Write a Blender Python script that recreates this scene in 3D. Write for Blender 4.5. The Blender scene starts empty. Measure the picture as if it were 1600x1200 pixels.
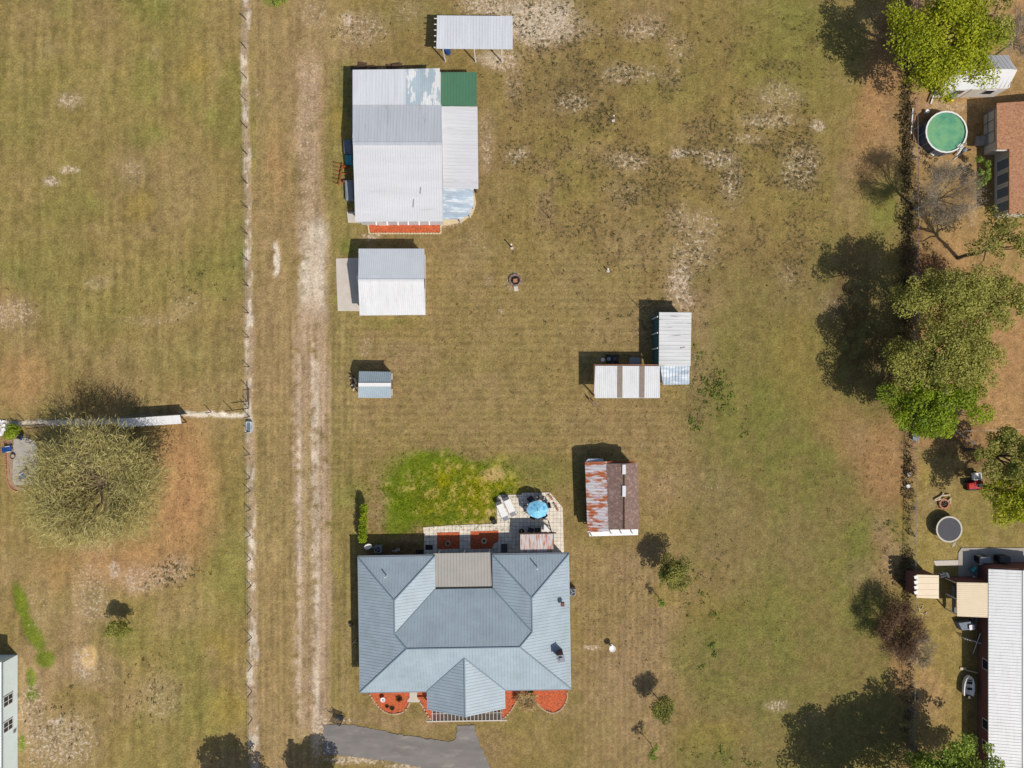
import bpy, math, random
import numpy as np
from mathutils import Vector, Matrix
random.seed(7); RNG = np.random.default_rng(11)
scene = bpy.context.scene; COL = scene.collection
# ------------------------------------------------------------------ camera, light, exposure
S = 0.065            # metres on the ground per photograph pixel
H = 69.333           # height of the drone
cam = bpy.data.objects.new('camera', bpy.data.cameras.new('camera')); COL.objects.link(cam)
cam.location = (0, 0, H); cam.rotation_euler = (0, 0, 0)
cam.data.sensor_width = 36; cam.data.lens = 24; cam.data.clip_end = 3000
scene.camera = cam
SUN = Vector((.52, -.572, 1)).normalized()
w = bpy.data.worlds.new('World'); scene.world = w; w.use_nodes = True
nt = w.node_tree; bg = nt.nodes['Background']; sky = nt.nodes.new('ShaderNodeTexSky')
sky.sky_type = 'NISHITA'; sky.sun_disc = False; sky.sun_elevation = math.asin(SUN.z)
sky.sun_rotation = math.atan2(SUN.x, SUN.y); sky.air_density = 1.0; sky.dust_density = 1.5
nt.links.new(sky.outputs[0], bg.inputs[0]); bg.inputs[1].default_value = 0.10
sl = bpy.data.lights.new('sun', 'SUN'); sl.energy = 4.15; sl.angle = math.radians(.5); sl.color = (1, .95, .87)
so = bpy.data.objects.new('sun', sl); COL.objects.link(so); so.location = (30, -30, 60)
so.rotation_euler = SUN.to_track_quat('Z', 'Y').to_euler()
vs = scene.view_settings; vs.view_transform = 'Standard'; vs.look = 'None'; vs.exposure = 0; vs.gamma = 1
vs.use_curve_mapping = False

# ------------------------------------------------------------------ helpers
KA = 0.80
def lin(c): return tuple(((v/255)/12.92 if v/255 <= .04045 else ((v/255+.055)/1.055)**2.4) for v in c)
def A(c): return tuple(KA*v for v in lin(c))
def G(px, py, h=0.0):
    k = S*(1-h/H); return Vector(((px-800)*k, (600-py)*k, h))
def mat(name, c, r=.75, var=.18, sc=1.5, c2=None, lo=.5, hi=.6, st=(1, 1, 1), metal=0, bump=0, bsc=8, spec=.3, sc2=None, st2=None):
    m = bpy.data.materials.new(name); m.use_nodes = True; n = m.node_tree.nodes; L = m.node_tree.links
    b = n['Principled BSDF']; b.inputs['Roughness'].default_value = r; b.inputs['Metallic'].default_value = metal
    b.inputs['Specular IOR Level'].default_value = spec
    tc = n.new('ShaderNodeTexCoord')
    def noise(s, stt, det=5):
        mp = n.new('ShaderNodeMapping'); mp.inputs['Scale'].default_value = stt; L.new(tc.outputs['Object'], mp.inputs[0])
        t = n.new('ShaderNodeTexNoise'); t.inputs['Scale'].default_value = s; t.inputs['Detail'].default_value = det
        t.inputs['Roughness'].default_value = .65; L.new(mp.outputs[0], t.inputs['Vector']); return t.outputs['Fac']
    f = noise(sc, st)
    mr = n.new('ShaderNodeMapRange'); mr.inputs['From Min'].default_value = .3; mr.inputs['From Max'].default_value = .7
    mr.inputs['To Min'].default_value = 1-var; mr.inputs['To Max'].default_value = 1+var; L.new(f, mr.inputs[0])
    col = None
    base = A(c)
    if c2:
        f2 = noise(sc2 or sc*1.3, st2 or st)
        m2 = n.new('ShaderNodeMapRange'); m2.inputs['From Min'].default_value = lo; m2.inputs['From Max'].default_value = hi; L.new(f2, m2.inputs[0])
        mx = n.new('ShaderNodeMix'); mx.data_type = 'RGBA'; mx.inputs[6].default_value = (*base, 1); mx.inputs[7].default_value = (*A(c2), 1)
        L.new(m2.outputs[0], mx.inputs[0]); col = mx.outputs[2]
    vm = n.new('ShaderNodeVectorMath'); vm.operation = 'SCALE'
    if col: L.new(col, vm.inputs[0])
    else: vm.inputs[0].default_value = base
    L.new(mr.outputs[0], vm.inputs['Scale']); L.new(vm.outputs[0], b.inputs['Base Color'])
    if bump:
        bf = noise(bsc, (1, 1, 1), 3); bn = n.new('ShaderNodeBump'); bn.inputs['Strength'].default_value = bump
        bn.inputs['Distance'].default_value = .05; L.new(bf, bn.inputs['Height']); L.new(bn.outputs[0], b.inputs['Normal'])
    return m
def leafmat(name, c, c2, trans=.25):
    m = bpy.data.materials.new(name); m.use_nodes = True; n = m.node_tree.nodes; L = m.node_tree.links
    b = n['Principled BSDF']; b.inputs['Roughness'].default_value = .6; b.inputs['Specular IOR Level'].default_value = .25
    at = n.new('ShaderNodeAttribute'); at.attribute_name = 'tint'
    mx = n.new('ShaderNodeMix'); mx.data_type = 'RGBA'; mx.inputs[6].default_value = (*A(c), 1); mx.inputs[7].default_value = (*A(c2), 1)
    L.new(at.outputs['Fac'], mx.inputs[0]); L.new(mx.outputs[2], b.inputs['Base Color'])
    tr = n.new('ShaderNodeBsdfTranslucent'); L.new(mx.outputs[2], tr.inputs[0])
    ms = n.new('ShaderNodeMixShader'); ms.inputs[0].default_value = trans
    out = n['Material Output']; L.new(b.outputs[0], ms.inputs[1]); L.new(tr.outputs[0], ms.inputs[2]); L.new(ms.outputs[0], out.inputs[0])
    return m
ORG = {}
def thing(name, label, cat, loc, rz=0, group=None):
    o = bpy.data.objects.new(name, None); COL.objects.link(o); o.empty_display_size = .3
    o.location = loc; o.rotation_euler = (0, 0, rz); o['label'] = label; o['category'] = cat
    if group: o['group'] = group
    ORG[o.name] = Vector(loc); return o
def tag(o, label=None, cat=None, group=None, kind=None):
    if label: o['label'] = label
    if cat: o['category'] = cat
    if group: o['group'] = group
    if kind: o['kind'] = kind
    return o
def copy_tree(o, parent=None):
    c = o.copy(); COL.objects.link(c); c.parent = parent
    for ch in list(o.children): copy_tree(ch, c)
    return c
class MB:
    def __init__(s): s.v = []; s.f = []; s.smooth = False
    def add(s, vs, fs):
        b = len(s.v); s.v += [Vector(p) for p in vs]; s.f += [tuple(i+b for i in f) for f in fs]; return s
    def box(s, x0, x1, y0, y1, z0, z1):
        return s.add([(x0,y0,z0),(x1,y0,z0),(x1,y1,z0),(x0,y1,z0),(x0,y0,z1),(x1,y0,z1),(x1,y1,z1),(x0,y1,z1)],
            [(3,2,1,0),(4,5,6,7),(0,1,5,4),(1,2,6,5),(2,3,7,6),(3,0,4,7)])
    def cbox(s, c, sx, sy, sz, rz=0, rx=0, ry=0):
        M = Matrix.Rotation(rz, 3, 'Z') @ Matrix.Rotation(ry, 3, 'Y') @ Matrix.Rotation(rx, 3, 'X'); c = Vector(c)
        P = [c + M @ Vector((a*sx/2, b*sy/2, d*sz/2)) for d in (-1, 1) for a, b in ((-1,-1),(1,-1),(1,1),(-1,1))]
        return s.add(P, [(3,2,1,0),(4,5,6,7),(0,1,5,4),(1,2,6,5),(2,3,7,6),(3,0,4,7)])
    def prism(s, poly, z0, z1):
        n = len(poly); a = sum(poly[i][0]*poly[(i+1)%n][1]-poly[(i+1)%n][0]*poly[i][1] for i in range(n))
        if a < 0: poly = poly[::-1]
        return s.add([(p[0],p[1],z0) for p in poly]+[(p[0],p[1],z1) for p in poly],
            [tuple(range(n))[::-1], tuple(range(n, 2*n))]+[(i, (i+1)%n, n+(i+1)%n, n+i) for i in range(n)])
    def tube(s, p0, p1, r0, r1=None, n=6):
        r1 = r0 if r1 is None else r1; p0 = Vector(p0); p1 = Vector(p1); d = (p1-p0)
        if d.length < 1e-6: return s
        q = d.to_track_quat('Z', 'Y'); P = []
        for p, r in ((p0, r0), (p1, r1)):
            for i in range(n):
                a = 2*math.pi*i/n; P.append(p + q @ Vector((r*math.cos(a), r*math.sin(a), 0)))
        return s.add(P, [tuple(range(n))[::-1], tuple(range(n, 2*n))]+[(i,(i+1)%n,n+(i+1)%n,n+i) for i in range(n)])
    def lathe(s, c, prof, n=20):
        c = Vector(c); P = []
        for r, z in prof:
            for i in range(n):
                a = 2*math.pi*i/n; P.append(c+Vector((r*math.cos(a), r*math.sin(a), z)))
        F = []
        for k in range(len(prof)-1):
            for i in range(n): F.append((k*n+i, k*n+(i+1)%n, (k+1)*n+(i+1)%n, (k+1)*n+i))
        return s.add(P, F)
    def slab(s, P, th=.05):
        P = [Vector(p) for p in P]; n = len(P)
        nz = sum(P[i].x*P[(i+1)%n].y-P[(i+1)%n].x*P[i].y for i in range(n))
        if nz < 0: P = P[::-1]
        dn = Vector((0, 0, -th))
        s.add(P+[p+dn for p in P], [tuple(range(n)), tuple(range(n, 2*n))[::-1]]+[(i, n+i, n+(i+1)%n, (i+1)%n) for i in range(n)])
        return s
    def ribs(s, P, d, sp, wd=.05, ht=.045, inset=.02, jit=0):
        P = [Vector(p) for p in P]; n = len(P); c = sum(P, Vector())/n
        Am = np.array([[p.x-c.x, p.y-c.y] for p in P]); bz = np.array([p.z-c.z for p in P])
        g = np.linalg.lstsq(Am, bz, rcond=None)[0]
        Z = lambda x, y: c.z + g[0]*(x-c.x)+g[1]*(y-c.y)
        d = Vector((d[0], d[1])).normalized(); nn = Vector((-d.y, d.x))
        t = [nn.x*p.x+nn.y*p.y for p in P]; k = min(t)+sp*.5
        while k < max(t):
            xs = []
            for i in range(n):
                a, b = P[i], P[(i+1)%n]; ta, tb = t[i]-k, t[(i+1)%n]-k
                if (ta < 0) != (tb < 0):
                    f = ta/(ta-tb); xs.append(d.x*(a.x+(b.x-a.x)*f)+d.y*(a.y+(b.y-a.y)*f))
            xs.sort()
            for q in range(0, len(xs)-1, 2):
                a0, a1 = xs[q]+inset, xs[q+1]-inset
                if a1-a0 < .08: continue
                V = []
                for aa in (a0, a1):
                    for off, hh in ((-wd/2, -.01), (-wd/5, ht), (wd/5, ht), (wd/2, -.01)):
                        x = d.x*aa+nn.x*(k+off); y = d.y*aa+nn.y*(k+off); V.append((x, y, Z(x, y)+hh))
                s.add(V, [(0,1,5,4),(1,2,6,5),(2,3,7,6),(0,3,2,1),(4,5,6,7)])
            k += sp
        return s
    def build(s, name, m, parent=None, world=False, bevel=0):
        me = bpy.data.meshes.new(name); off = Vector()
        if world and parent is not None: off = ORG[parent.name]
        me.from_pydata([tuple(p-off) for p in s.v], [], s.f); me.materials.append(m); me.update()
        if s.smooth:
            for p in me.polygons: p.use_smooth = True
        o = bpy.data.objects.new(name, me); COL.objects.link(o)
        if parent is not None: o.parent = parent
        ORG[o.name] = off
        if bevel:
            b = o.modifiers.new('bevel', 'BEVEL'); b.width = bevel; b.segments = 2; b.limit_method = 'ANGLE'
        return o
def quads_mesh(name, V, nper, m, parent=None, tint=None):
    """V: (N*nper,3) array of separate faces with nper corners each."""
    N = len(V)//nper; me = bpy.data.meshes.new(name); me.vertices.add(len(V)); me.vertices.foreach_set('co', V.astype(np.float32).ravel())
    me.loops.add(len(V)); me.loops.foreach_set('vertex_index', np.arange(len(V), dtype=np.int32))
    me.polygons.add(N); me.polygons.foreach_set('loop_start', np.arange(0, len(V), nper, dtype=np.int32))
    me.materials.append(m); me.update(calc_edges=True)
    if tint is not None:
        a = me.attributes.new('tint', 'FLOAT', 'POINT'); a.data.foreach_set('value', np.repeat(tint, nper).astype(np.float32))
    o = bpy.data.objects.new(name, me); COL.objects.link(o)
    if parent is not None: o.parent = parent
    return o

# ------------------------------------------------------------------ the ground
LAT = {}
def vn(x, y, s, seed):
    if seed not in LAT: LAT[seed] = np.random.default_rng(seed).random((256, 256))
    T = LAT[seed]; x = x/s+seed*7.3; y = y/s+seed*3.1; xi = np.floor(x).astype(int); yi = np.floor(y).astype(int); fx = x-xi; fy = y-yi
    fx = fx*fx*(3-2*fx); fy = fy*fy*(3-2*fy); a = T[xi%256, yi%256]; b = T[(xi+1)%256, yi%256]; c = T[xi%256, (yi+1)%256]; d = T[(xi+1)%256, (yi+1)%256]
    return (a*(1-fx)+b*fx)*(1-fy)+(c*(1-fx)+d*fx)*fy
def fbm(x, y, s, seed, o=4):
    t = 0; a = 1; n = 0
    for k in range(o): t = t+a*vn(x, y, s/2**k, seed+k); n += a; a *= .55
    return t/n
def ss(a, b, x): t = np.clip((x-a)/(b-a), 0, 1); return t*t*(3-2*t)
gx = np.concatenate([np.array([-900, -500, -300, -180, -110, -75]), np.arange(-56, 56.01, .16), np.array([75, 110, 180, 300, 500, 900])])
gy = np.concatenate([np.array([-900, -500, -300, -180, -110, -65]), np.arange(-43, 43.01, .16), np.array([65, 110, 180, 300, 500, 900])])
XX, YY = np.meshgrid(gx, gy); U = 800+XX/S; V = 600-YY/S
WU = (fbm(U, V, 60, 3)-.5)*2; WV = (fbm(U, V, 60, 9)-.5)*2; FN = fbm(U, V, 9, 21, 3); MN = fbm(U, V, 26, 31, 4); BN = fbm(U, V, 150, 41, 4); N5 = fbm(U, V, 5, 51, 2)
def blob(cx, cy, rx, ry, ang=0, warp=18, soft=(1.25, .35)):
    a = math.radians(ang); du = U-cx+WU*warp; dv = V-cy+WV*warp
    p = (du*math.cos(a)+dv*math.sin(a))/rx; q = (-du*math.sin(a)+dv*math.cos(a))/ry
    return ss(soft[0], soft[1], np.sqrt(p*p+q*q))
C = {k: np.array(lin(v)) for k, v in dict(base=(150,128,78), olive=(138,127,74), green=(124,129,58), lush=(106,128,20), lime=(158,152,18), sand=(226,212,190),
    pink=(184,158,130), dirt=(166,138,102), litter=(176,136,92), rust=(158,100,62), brown=(120,96,62), dark=(84,80,48), tan=(172,148,102), ochre=(214,178,122), umber=(104,76,52), gold=(160,138,70)).items()}
col = np.zeros(U.shape+(3,)); col[:] = C['base']
def mixc(m, c):
    global col
    m = np.clip(m, 0, 1)[..., None]; col = col*(1-m)+C[c]*m
mixc(ss(.5, .75, BN)*.24, 'green'); mixc(ss(.52, .3, BN)*.35, 'dirt'); mixc(ss(.5, .75, MN)*.3, 'tan'); mixc(ss(.5, .3, MN)*.25, 'olive')
BARE = np.zeros(U.shape); WEED = np.zeros(U.shape)
def speck(m, c, amt=1, k=.5):         # broken, speckled patch: the shader scatters bare sand or weeds where these masks are high
    global BARE, WEED
    if c in ('dark', 'umber'): WEED = np.maximum(WEED, m*amt); mixc(m*.12, 'dark')
    elif c == 'ochre': mixc(m*.8, 'ochre')
    else: BARE = np.maximum(BARE, m*k); mixc(m*min(k, 1)*.32, 'pink')
zone = lambda u0, u1, v0, v1, f=12: ss(u0-f, u0+f, U+WU*8)*ss(u1+f, u1-f, U+WU*8)*ss(v0-f, v0+f, V+WV*8)*ss(v1+f, v1-f, V+WV*8)
# broad fields
mixc(zone(-200, 380, -200, 640, 8)*.15, 'olive'); mixc(zone(1085, 1400, 420, 1300, 30)*.45, 'olive'); mixc(zone(1085, 1400, 500, 1300, 30)*ss(.45, .65, MN)*.3, 'green')
mixc(zone(1160, 1300, 0, 130, 40)*.4, 'green'); mixc(zone(400, 458, 30, 1210, 8)*.35, 'dirt'); mixc(zone(512, 556, 100, 1130, 8)*.45, 'olive')
mixc(zone(900, 1055, 850, 1300, 20)*.35, 'dirt'); mixc(zone(520, 1000, 380, 700, 30)*.2, 'tan')
mixc(zone(780, 1300, 60, 430, 50)*.12, 'gold'); mixc(zone(1428, 1700, 430, 700, 10)*.8, 'litter'); mixc(zone(1428, 1700, -50, 450, 6)*.5, 'litter')
mixc(zone(1428, 1530, 820, 1200, 6)*.25, 'gold'); mixc(zone(1428, 1700, -50, 90, 20)*.4, 'dirt')
for b in [(40,130,120,90),(60,400,90,60),(640,20,90,30)]: mixc(blob(*b)*.2, 'green')
for cx, cy, rx, ry, a in [(225,15,50,30,.6),(100,10,30,20,.4),(230,120,30,50,.5),(370,130,30,40,.5),(225,205,40,25,.6),(350,190,35,40,.6),(110,330,60,30,.5),(300,145,25,30,.4),
    (375,370,25,50,.4),(350,420,60,60,.5),(140,480,90,60,.35),(300,560,120,40,.25),(30,440,60,40,.4),(430,5,20,10,.9),(1240,30,40,50,.5),(1200,100,60,60,.3),
    (1150,640,120,90,.35),(1240,700,90,110,.45),(1180,1000,100,120,.4),(1080,1030,40,60,.5),(1340,860,25,60,.6),(1340,930,50,70,.4),(600,500,60,14,.5),(540,460,12,30,.7),
    (540,770,40,30,.4),(360,900,40,80,.45),(300,1030,60,70,.45),(330,1120,60,40,.5),(200,1000,60,40,.4),(1100,1180,60,50,.5),(1390,1000,20,60,.5),(1070,140,60,40,.3),
    (1330,520,40,60,.4),(1300,400,40,50,.4),(1380,320,30,60,.7),(545,150,18,60,.5),(540,380,20,16,.8)]:
    mixc(blob(cx, cy, rx, ry)*a*(.45+.5*ss(.35, .65, MN)), 'green')
for cx, cy, rx, ry, a in [(315,90,30,25,.6),(215,320,30,30,.6),(300,110,30,20,.5),(345,1010,40,30,.6),(355,1110,30,40,.6),(1110,930,60,60,.3),(1120,1150,60,30,.4),(535,190,14,50,.6),(1410,790,10,60,.6),(1440,750,20,40,.6),
    (1040,930,30,20,.5),(1250,560,60,100,.3),(1400,450,20,80,.3)]:
    mixc(blob(cx, cy, rx, ry)*a, 'gold')
# orange leaf litter, umber ground and tree shade, bare dirt
for cx, cy, rx, ry, a in [(285,760,55,140,1.0),(215,880,90,50,.8),(130,890,80,50,.5),(30,590,50,60,.6),(10,480,40,40,.4),(1375,150,40,100,1.),(1360,230,50,80,.7),(1390,730,55,80,.9),(1300,660,60,50,.4),(1340,700,50,40,.5),
    (1385,880,25,60,.5),(1410,1040,30,50,.7),(1450,1080,40,60,.5),(430,250,25,70,.4),(1410,60,60,80,.8),(1440,160,25,60,.7),(1480,420,60,60,.6),(1570,560,60,80,.6),(1500,110,50,50,.4),(1590,20,60,40,.6)]:
    mixc(blob(cx, cy, rx, ry)*a, 'litter')
for cx, cy, rx, ry, a in [(1330,500,40,130,.75),(1390,560,40,80,.75),(1400,60,40,50,.7),(1440,400,40,60,.8),(1450,450,50,60,.8),(1500,700,60,50,.7),(140,615,70,35,.5),(1400,980,35,50,.6)]:
    mixc(blob(cx, cy, rx, ry)*a*ss(.3, .6, FN), 'umber')  # red-brown ground under trees, with their cast shade darkened into the colour
for cx, cy, rx, ry, a in [(1090,560,30,110,.55),(1050,480,25,60,.5),(1140,860,60,90,.35),(1100,900,50,60,.5),(850,300,25,50,.5),(850,330,18,30,.5),(920,240,60,20,.4),(1090,470,60,40,.4),(1380,840,18,60,.6),
    (1350,900,30,30,.5),(760,1160,60,30,.3),(1000,1150,60,60,.6),(1000,1020,50,90,.4),(900,1080,60,60,.3),(60,1050,50,60,.6),(120,1000,60,70,.6),(180,1090,60,50,.4),(700,620,150,40,.35),(640,560,60,30,.3),
    (550,1120,60,20,.7),(640,1130,90,16,.6),(440,130,40,60,.3),(470,220,30,70,.5),(430,390,16,40,.5),(990,880,60,40,.5),(760,215,14,60,.5),(1340,690,30,40,.4),(330,1040,20,40,.5),(280,970,60,40,.35),
    (1380,200,30,60,.5),(1330,290,30,60,.4),(930,740,30,30,.3),(1030,760,30,40,.45),(880,900,20,40,.3),(1420,700,30,20,.4),(540,1060,20,90,.3),(1450,1110,30,90,.4),(20,700,40,60,.3)]:
    mixc(blob(cx, cy, rx, ry)*a*ss(.2, .6, MN), 'dirt')
# mown stripes
yl = np.sin(V*2*np.pi/11+WV*1.2)*zone(520, 1080, 380, 720, 30); xl = np.sin(U*2*np.pi/9.5+WU*1.2)*np.clip(zone(890, 1060, 860, 1300, 25)+zone(400, 560, 500, 1200, 15)*.9+zone(760, 1080, 160, 380, 30)*.5, 0, 1)
# tracks of the lane
tr = zone(458, 512, -100, 1150, 10)
mixc(tr*.35, 'dirt')
wob = (fbm(V, V*0, 200, 61, 2)-.5)*10
LN = ss(.25, .6, fbm(U*1.5, V*.35, 22, 111, 3))
def lane(xc, wd, v0, v1, amt, c, f=30): 
    m = (.55+.55*LN)*ss(wd*1.5, wd*.4, np.abs(U-xc-wob+(FN-.5)*10))*ss(v0-f, v0+f, V)*ss(v1+f, v1-f, V); mixc(m*amt*ss(.22, .55, FN*.5+MN*.5), c)
lane(480, 22, 80, 400, .6, 'dirt'); lane(482, 18, 100, 400, .45, 'pink'); lane(492, 19, 350, 500, 1.15, 'sand'); lane(488, 24, 470, 1130, .75, 'dirt'); lane(490, 22, 480, 600, .6, 'pink'); lane(488, 26, 520, 1140, .4, 'pink')
lane(469, 7, 540, 1130, .9, 'pink'); lane(469, 3, 560, 1130, .4, 'sand'); lane(500, 13, 540, 1160, .9, 'pink'); lane(495, 5, 560, 1160, .6, 'sand'); lane(513, 8, 560, 1000, .4, 'pink'); lane(483, 5, 640, 1000, .5, 'olive')
lane(447, 4, 400, 700, .3, 'tan'); lane(433, 4, 380, 430, .9, 'sand', 8); 
for b in [(493,430,22,70),(488,395,20,40),(495,1150,10,60)]: speck(blob(*b, warp=6), 'sand', .9, 1.0)
speck(zone(466, 500, 90, 380, 10)*.8, 'sand', .9, .75); speck(zone(462, 512, 560, 1140, 8)*.5, 'sand', .9, .6)
# fence strip
fx = 381+(V/1200)*15; fw = 4.6+1.6*ss(200, 600, V)+4*(fbm(V, V*0, 60, 71, 3)-.5)
fm = ss(fw+3.5, fw-2, np.abs(U-fx-2-8*(fbm(V, V*0, 90, 77, 2)-.5)+(FN-.5)*4)); mixc(fm*.7, 'pink'); mixc(fm*ss(.47, .62, fbm(U*2.2, V*.8, 16, 81, 3))*.75, 'sand')
fl = ss(5.5, 1.5, np.abs(V-646-(U<283)*0-(WV*5)+(290-U)*.0+((U-283)*-.03)+(FN-.5)*5))*ss(275, 290, U)*ss(390, 380, U); mixc(fl, 'sand')
fl2 = ss(6, 2, np.abs(V-662+(U-20)*.02+(FN-.5)*5))*ss(205, 190, U); mixc(fl2*.8, 'sand'); mixc(ss(10, 4, np.abs(V-666))*ss(12, 2, np.abs(U-4))*1., 'sand')
mixc(zone(398, 402, 0, 1200, 3)*.3, 'dirt')
# lush lawn behind the house
lm = np.clip(ss(.3, .75, blob(700, 765, 116, 66, 0, 16, (1.2, .6))*.75+FN*.35), 0, 1)*ss(850, 835, V)*ss(585, 600, U+(V-700)*-.0); mixc(lm*.85, 'lush'); mixc(blob(725, 768, 95, 56, 0, 22)*ss(.3, .6, MN*.6+FN*.4)*.95, 'lime'); mixc(lm*ss(.55, .7, FN)*.35, 'ochre')
mixc(blob(625, 810, 34, 40, 0, 10, (1.1, .6))*.8, 'lush'); mixc(blob(640, 730, 60, 30)*.35, 'lush'); mixc(blob(840, 740, 60, 30)*.4, 'green')
mixc(blob(745, 800, 50, 22, 0, 10)*ss(.45, .6, FN)*.35, 'ochre'); mixc(blob(590, 800, 20, 34, 0, 8)*.7, 'dirt'); speck(blob(770, 742, 22, 12, 0, 5), 'ochre', .9, 1.2); mixc(blob(640, 850, 22, 14, 0, 5)*.8, 'dirt')
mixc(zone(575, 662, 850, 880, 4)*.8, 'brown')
# sandy, speckled places
for cx, cy, rx, ry, a in [(840,35,80,55,1.25),(760,5,60,25,1.1),(780,95,40,22,1.0),(800,130,20,40,.6),(560,45,60,35,.75),(540,30,14,16,1.2),(490,25,30,30,.6),(500,80,60,20,.35),(640,20,30,24,.5),(905,50,50,20,.6),(1000,50,50,22,.8),
    (1010,30,40,16,.5),(970,115,40,22,.8),(895,160,40,22,.8),(1010,115,30,20,.6),(1060,75,30,30,.6),(1050,120,22,20,.5),(1215,150,50,25,.7),(1200,185,60,18,.8),(1170,215,40,14,.7),(1120,245,40,20,.9),(1060,240,22,10,1.2),(1085,237,14,8,.9),
    (1145,285,25,50,.8),(1250,260,40,50,.8),(980,250,45,22,.8),(975,300,40,30,.5),(1090,350,50,30,.7),(1085,395,50,45,.75),(1062,440,26,45,1.1),(1072,470,22,22,.9),(1275,195,16,14,1.1),(810,240,24,16,.9),(760,240,14,34,.8),
    (760,200,16,40,.6),(1060,335,25,30,.6),(1300,470,30,30,.35),(1230,425,24,24,.5),(1215,1100,26,12,.9),(1270,1120,30,20,.3),(920,1013,20,6,1.1),(1000,700,14,10,.5),(957,187,12,8,.5),(800,440,15,18,1.0),(762,438,10,12,.7),
    (783,490,5,11,.9),(225,905,60,30,.8),(180,890,14,18,1.1),(205,910,10,22,1.0),(275,890,36,30,.7),(140,930,40,60,.7),(150,860,40,20,.4),(128,1040,22,40,.9),(150,1050,50,30,.5),(90,1160,80,60,.9),(50,1100,30,60,.8),(90,1125,16,8,1.2),(60,950,30,60,.4),
    (250,1090,40,50,.6),(105,158,26,16,.9),(75,282,16,10,1.2),(105,265,22,8,1.2),(205,265,26,24,.6),(150,440,26,14,.6),(20,490,44,32,.8),(230,500,60,12,.5),(290,480,30,24,.5),(330,80,30,24,.35),(400,150,10,10,.5),(240,85,14,14,.4),(80,70,20,24,.3),
    (700,350,20,10,.8),(580,368,20,7,1.1),(745,385,30,40,.35),(1388,880,12,40,.4),(1410,1010,26,20,.7),(1400,870,14,30,.4),(870,370,40,40,.25),(900,440,50,50,.25),(520,1128,50,6,.8),(555,1190,60,8,1.2),(640,1195,50,7,1.1),(570,540,16,20,.6),(625,545,60,10,.3),
    (960,1080,40,60,.3),(1100,760,60,40,.3),(1430,1020,26,26,.6),(1240,860,60,60,.2),(500,1140,14,40,1.0),(1000,385,60,40,.3),(1480,165,50,12,.8),(1440,240,30,20,.6),(1490,262,40,18,.5),(1520,330,14,34,.6),(1500,640,30,20,.3),(1470,790,20,8,.6)]:
    speck(blob(cx, cy, rx, ry, 0, 8), 'sand', .85, min(a, 1.3)); 
mixc(blob(138, 1030, 15, 22, 20, 6, (1.1, .6))*.8, 'ochre')
mixc(np.clip(blob(840, 30, 70, 45, 0, 14)*.55+blob(770, 90, 40, 16)*.4, 0, 1)*ss(.3, .6, MN), 'sand')
# green runner on the left
for cx, cy, rx, ry, an in [(32,940,12,32,-15),(50,990,13,38,-25),(70,1030,18,16,0),(48,1060,10,18,0),(50,1085,12,10,0),(35,1160,6,18,0)]:
    mixc(blob(cx, cy, rx, ry, an, 5, (1.15, .55))*.8, 'lush')
WEED = np.maximum(WEED, zone(770, 1300, 10, 440, 40)*(.2+.46*ss(.45, .66, MN))); WEED = np.maximum(WEED, zone(560, 760, -60, 60, 50)*.3); mixc(zone(780, 1290, 40, 430, 40)*ss(.48, .62, MN)*.35, 'brown')
WEED = np.maximum(WEED, zone(890, 1120, 380, 1150, 60)*.4*ss(.5, .65, MN))
# damp dark weedy places
for cx, cy, rx, ry, a in [(1415,300,10,240,.6),(1415,800,9,240,.5),(1411,150,10,90,.7),(1413,1050,8,160,.4),(1418,450,16,160,.7)]:
    speck(blob(cx, cy, rx, ry, 0, 6), 'umber', a, 1.1)
for cx, cy, rx, ry, a in [(1115,600,24,34,1.),(1090,650,8,26,.9),(940,190,16,26,.6),(1000,300,60,36,.35),(1120,240,50,30,.5),(1150,290,26,60,.5),(1250,270,40,70,.5),(900,120,60,40,.3),(980,120,50,40,.4),(870,150,60,60,.3),(1080,640,20,40,.6),(1165,650,14,26,.5)]:
    speck(blob(cx, cy, rx, ry, 0, 8), 'dark', a*.8, 1.0)
STR = fbm(U, V*.12, 7, 101, 2)-.5
val = 1+.075*yl+.10*xl+(FN-.5)*.42+(N5-.5)*.42+(BN-.5)*.12+STR*.28*zone(-300, 560, -300, 1300, 10)+STR*.18
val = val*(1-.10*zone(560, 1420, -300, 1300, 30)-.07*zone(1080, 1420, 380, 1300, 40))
col = np.clip(col*val[..., None]*KA, .004, .8)
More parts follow.
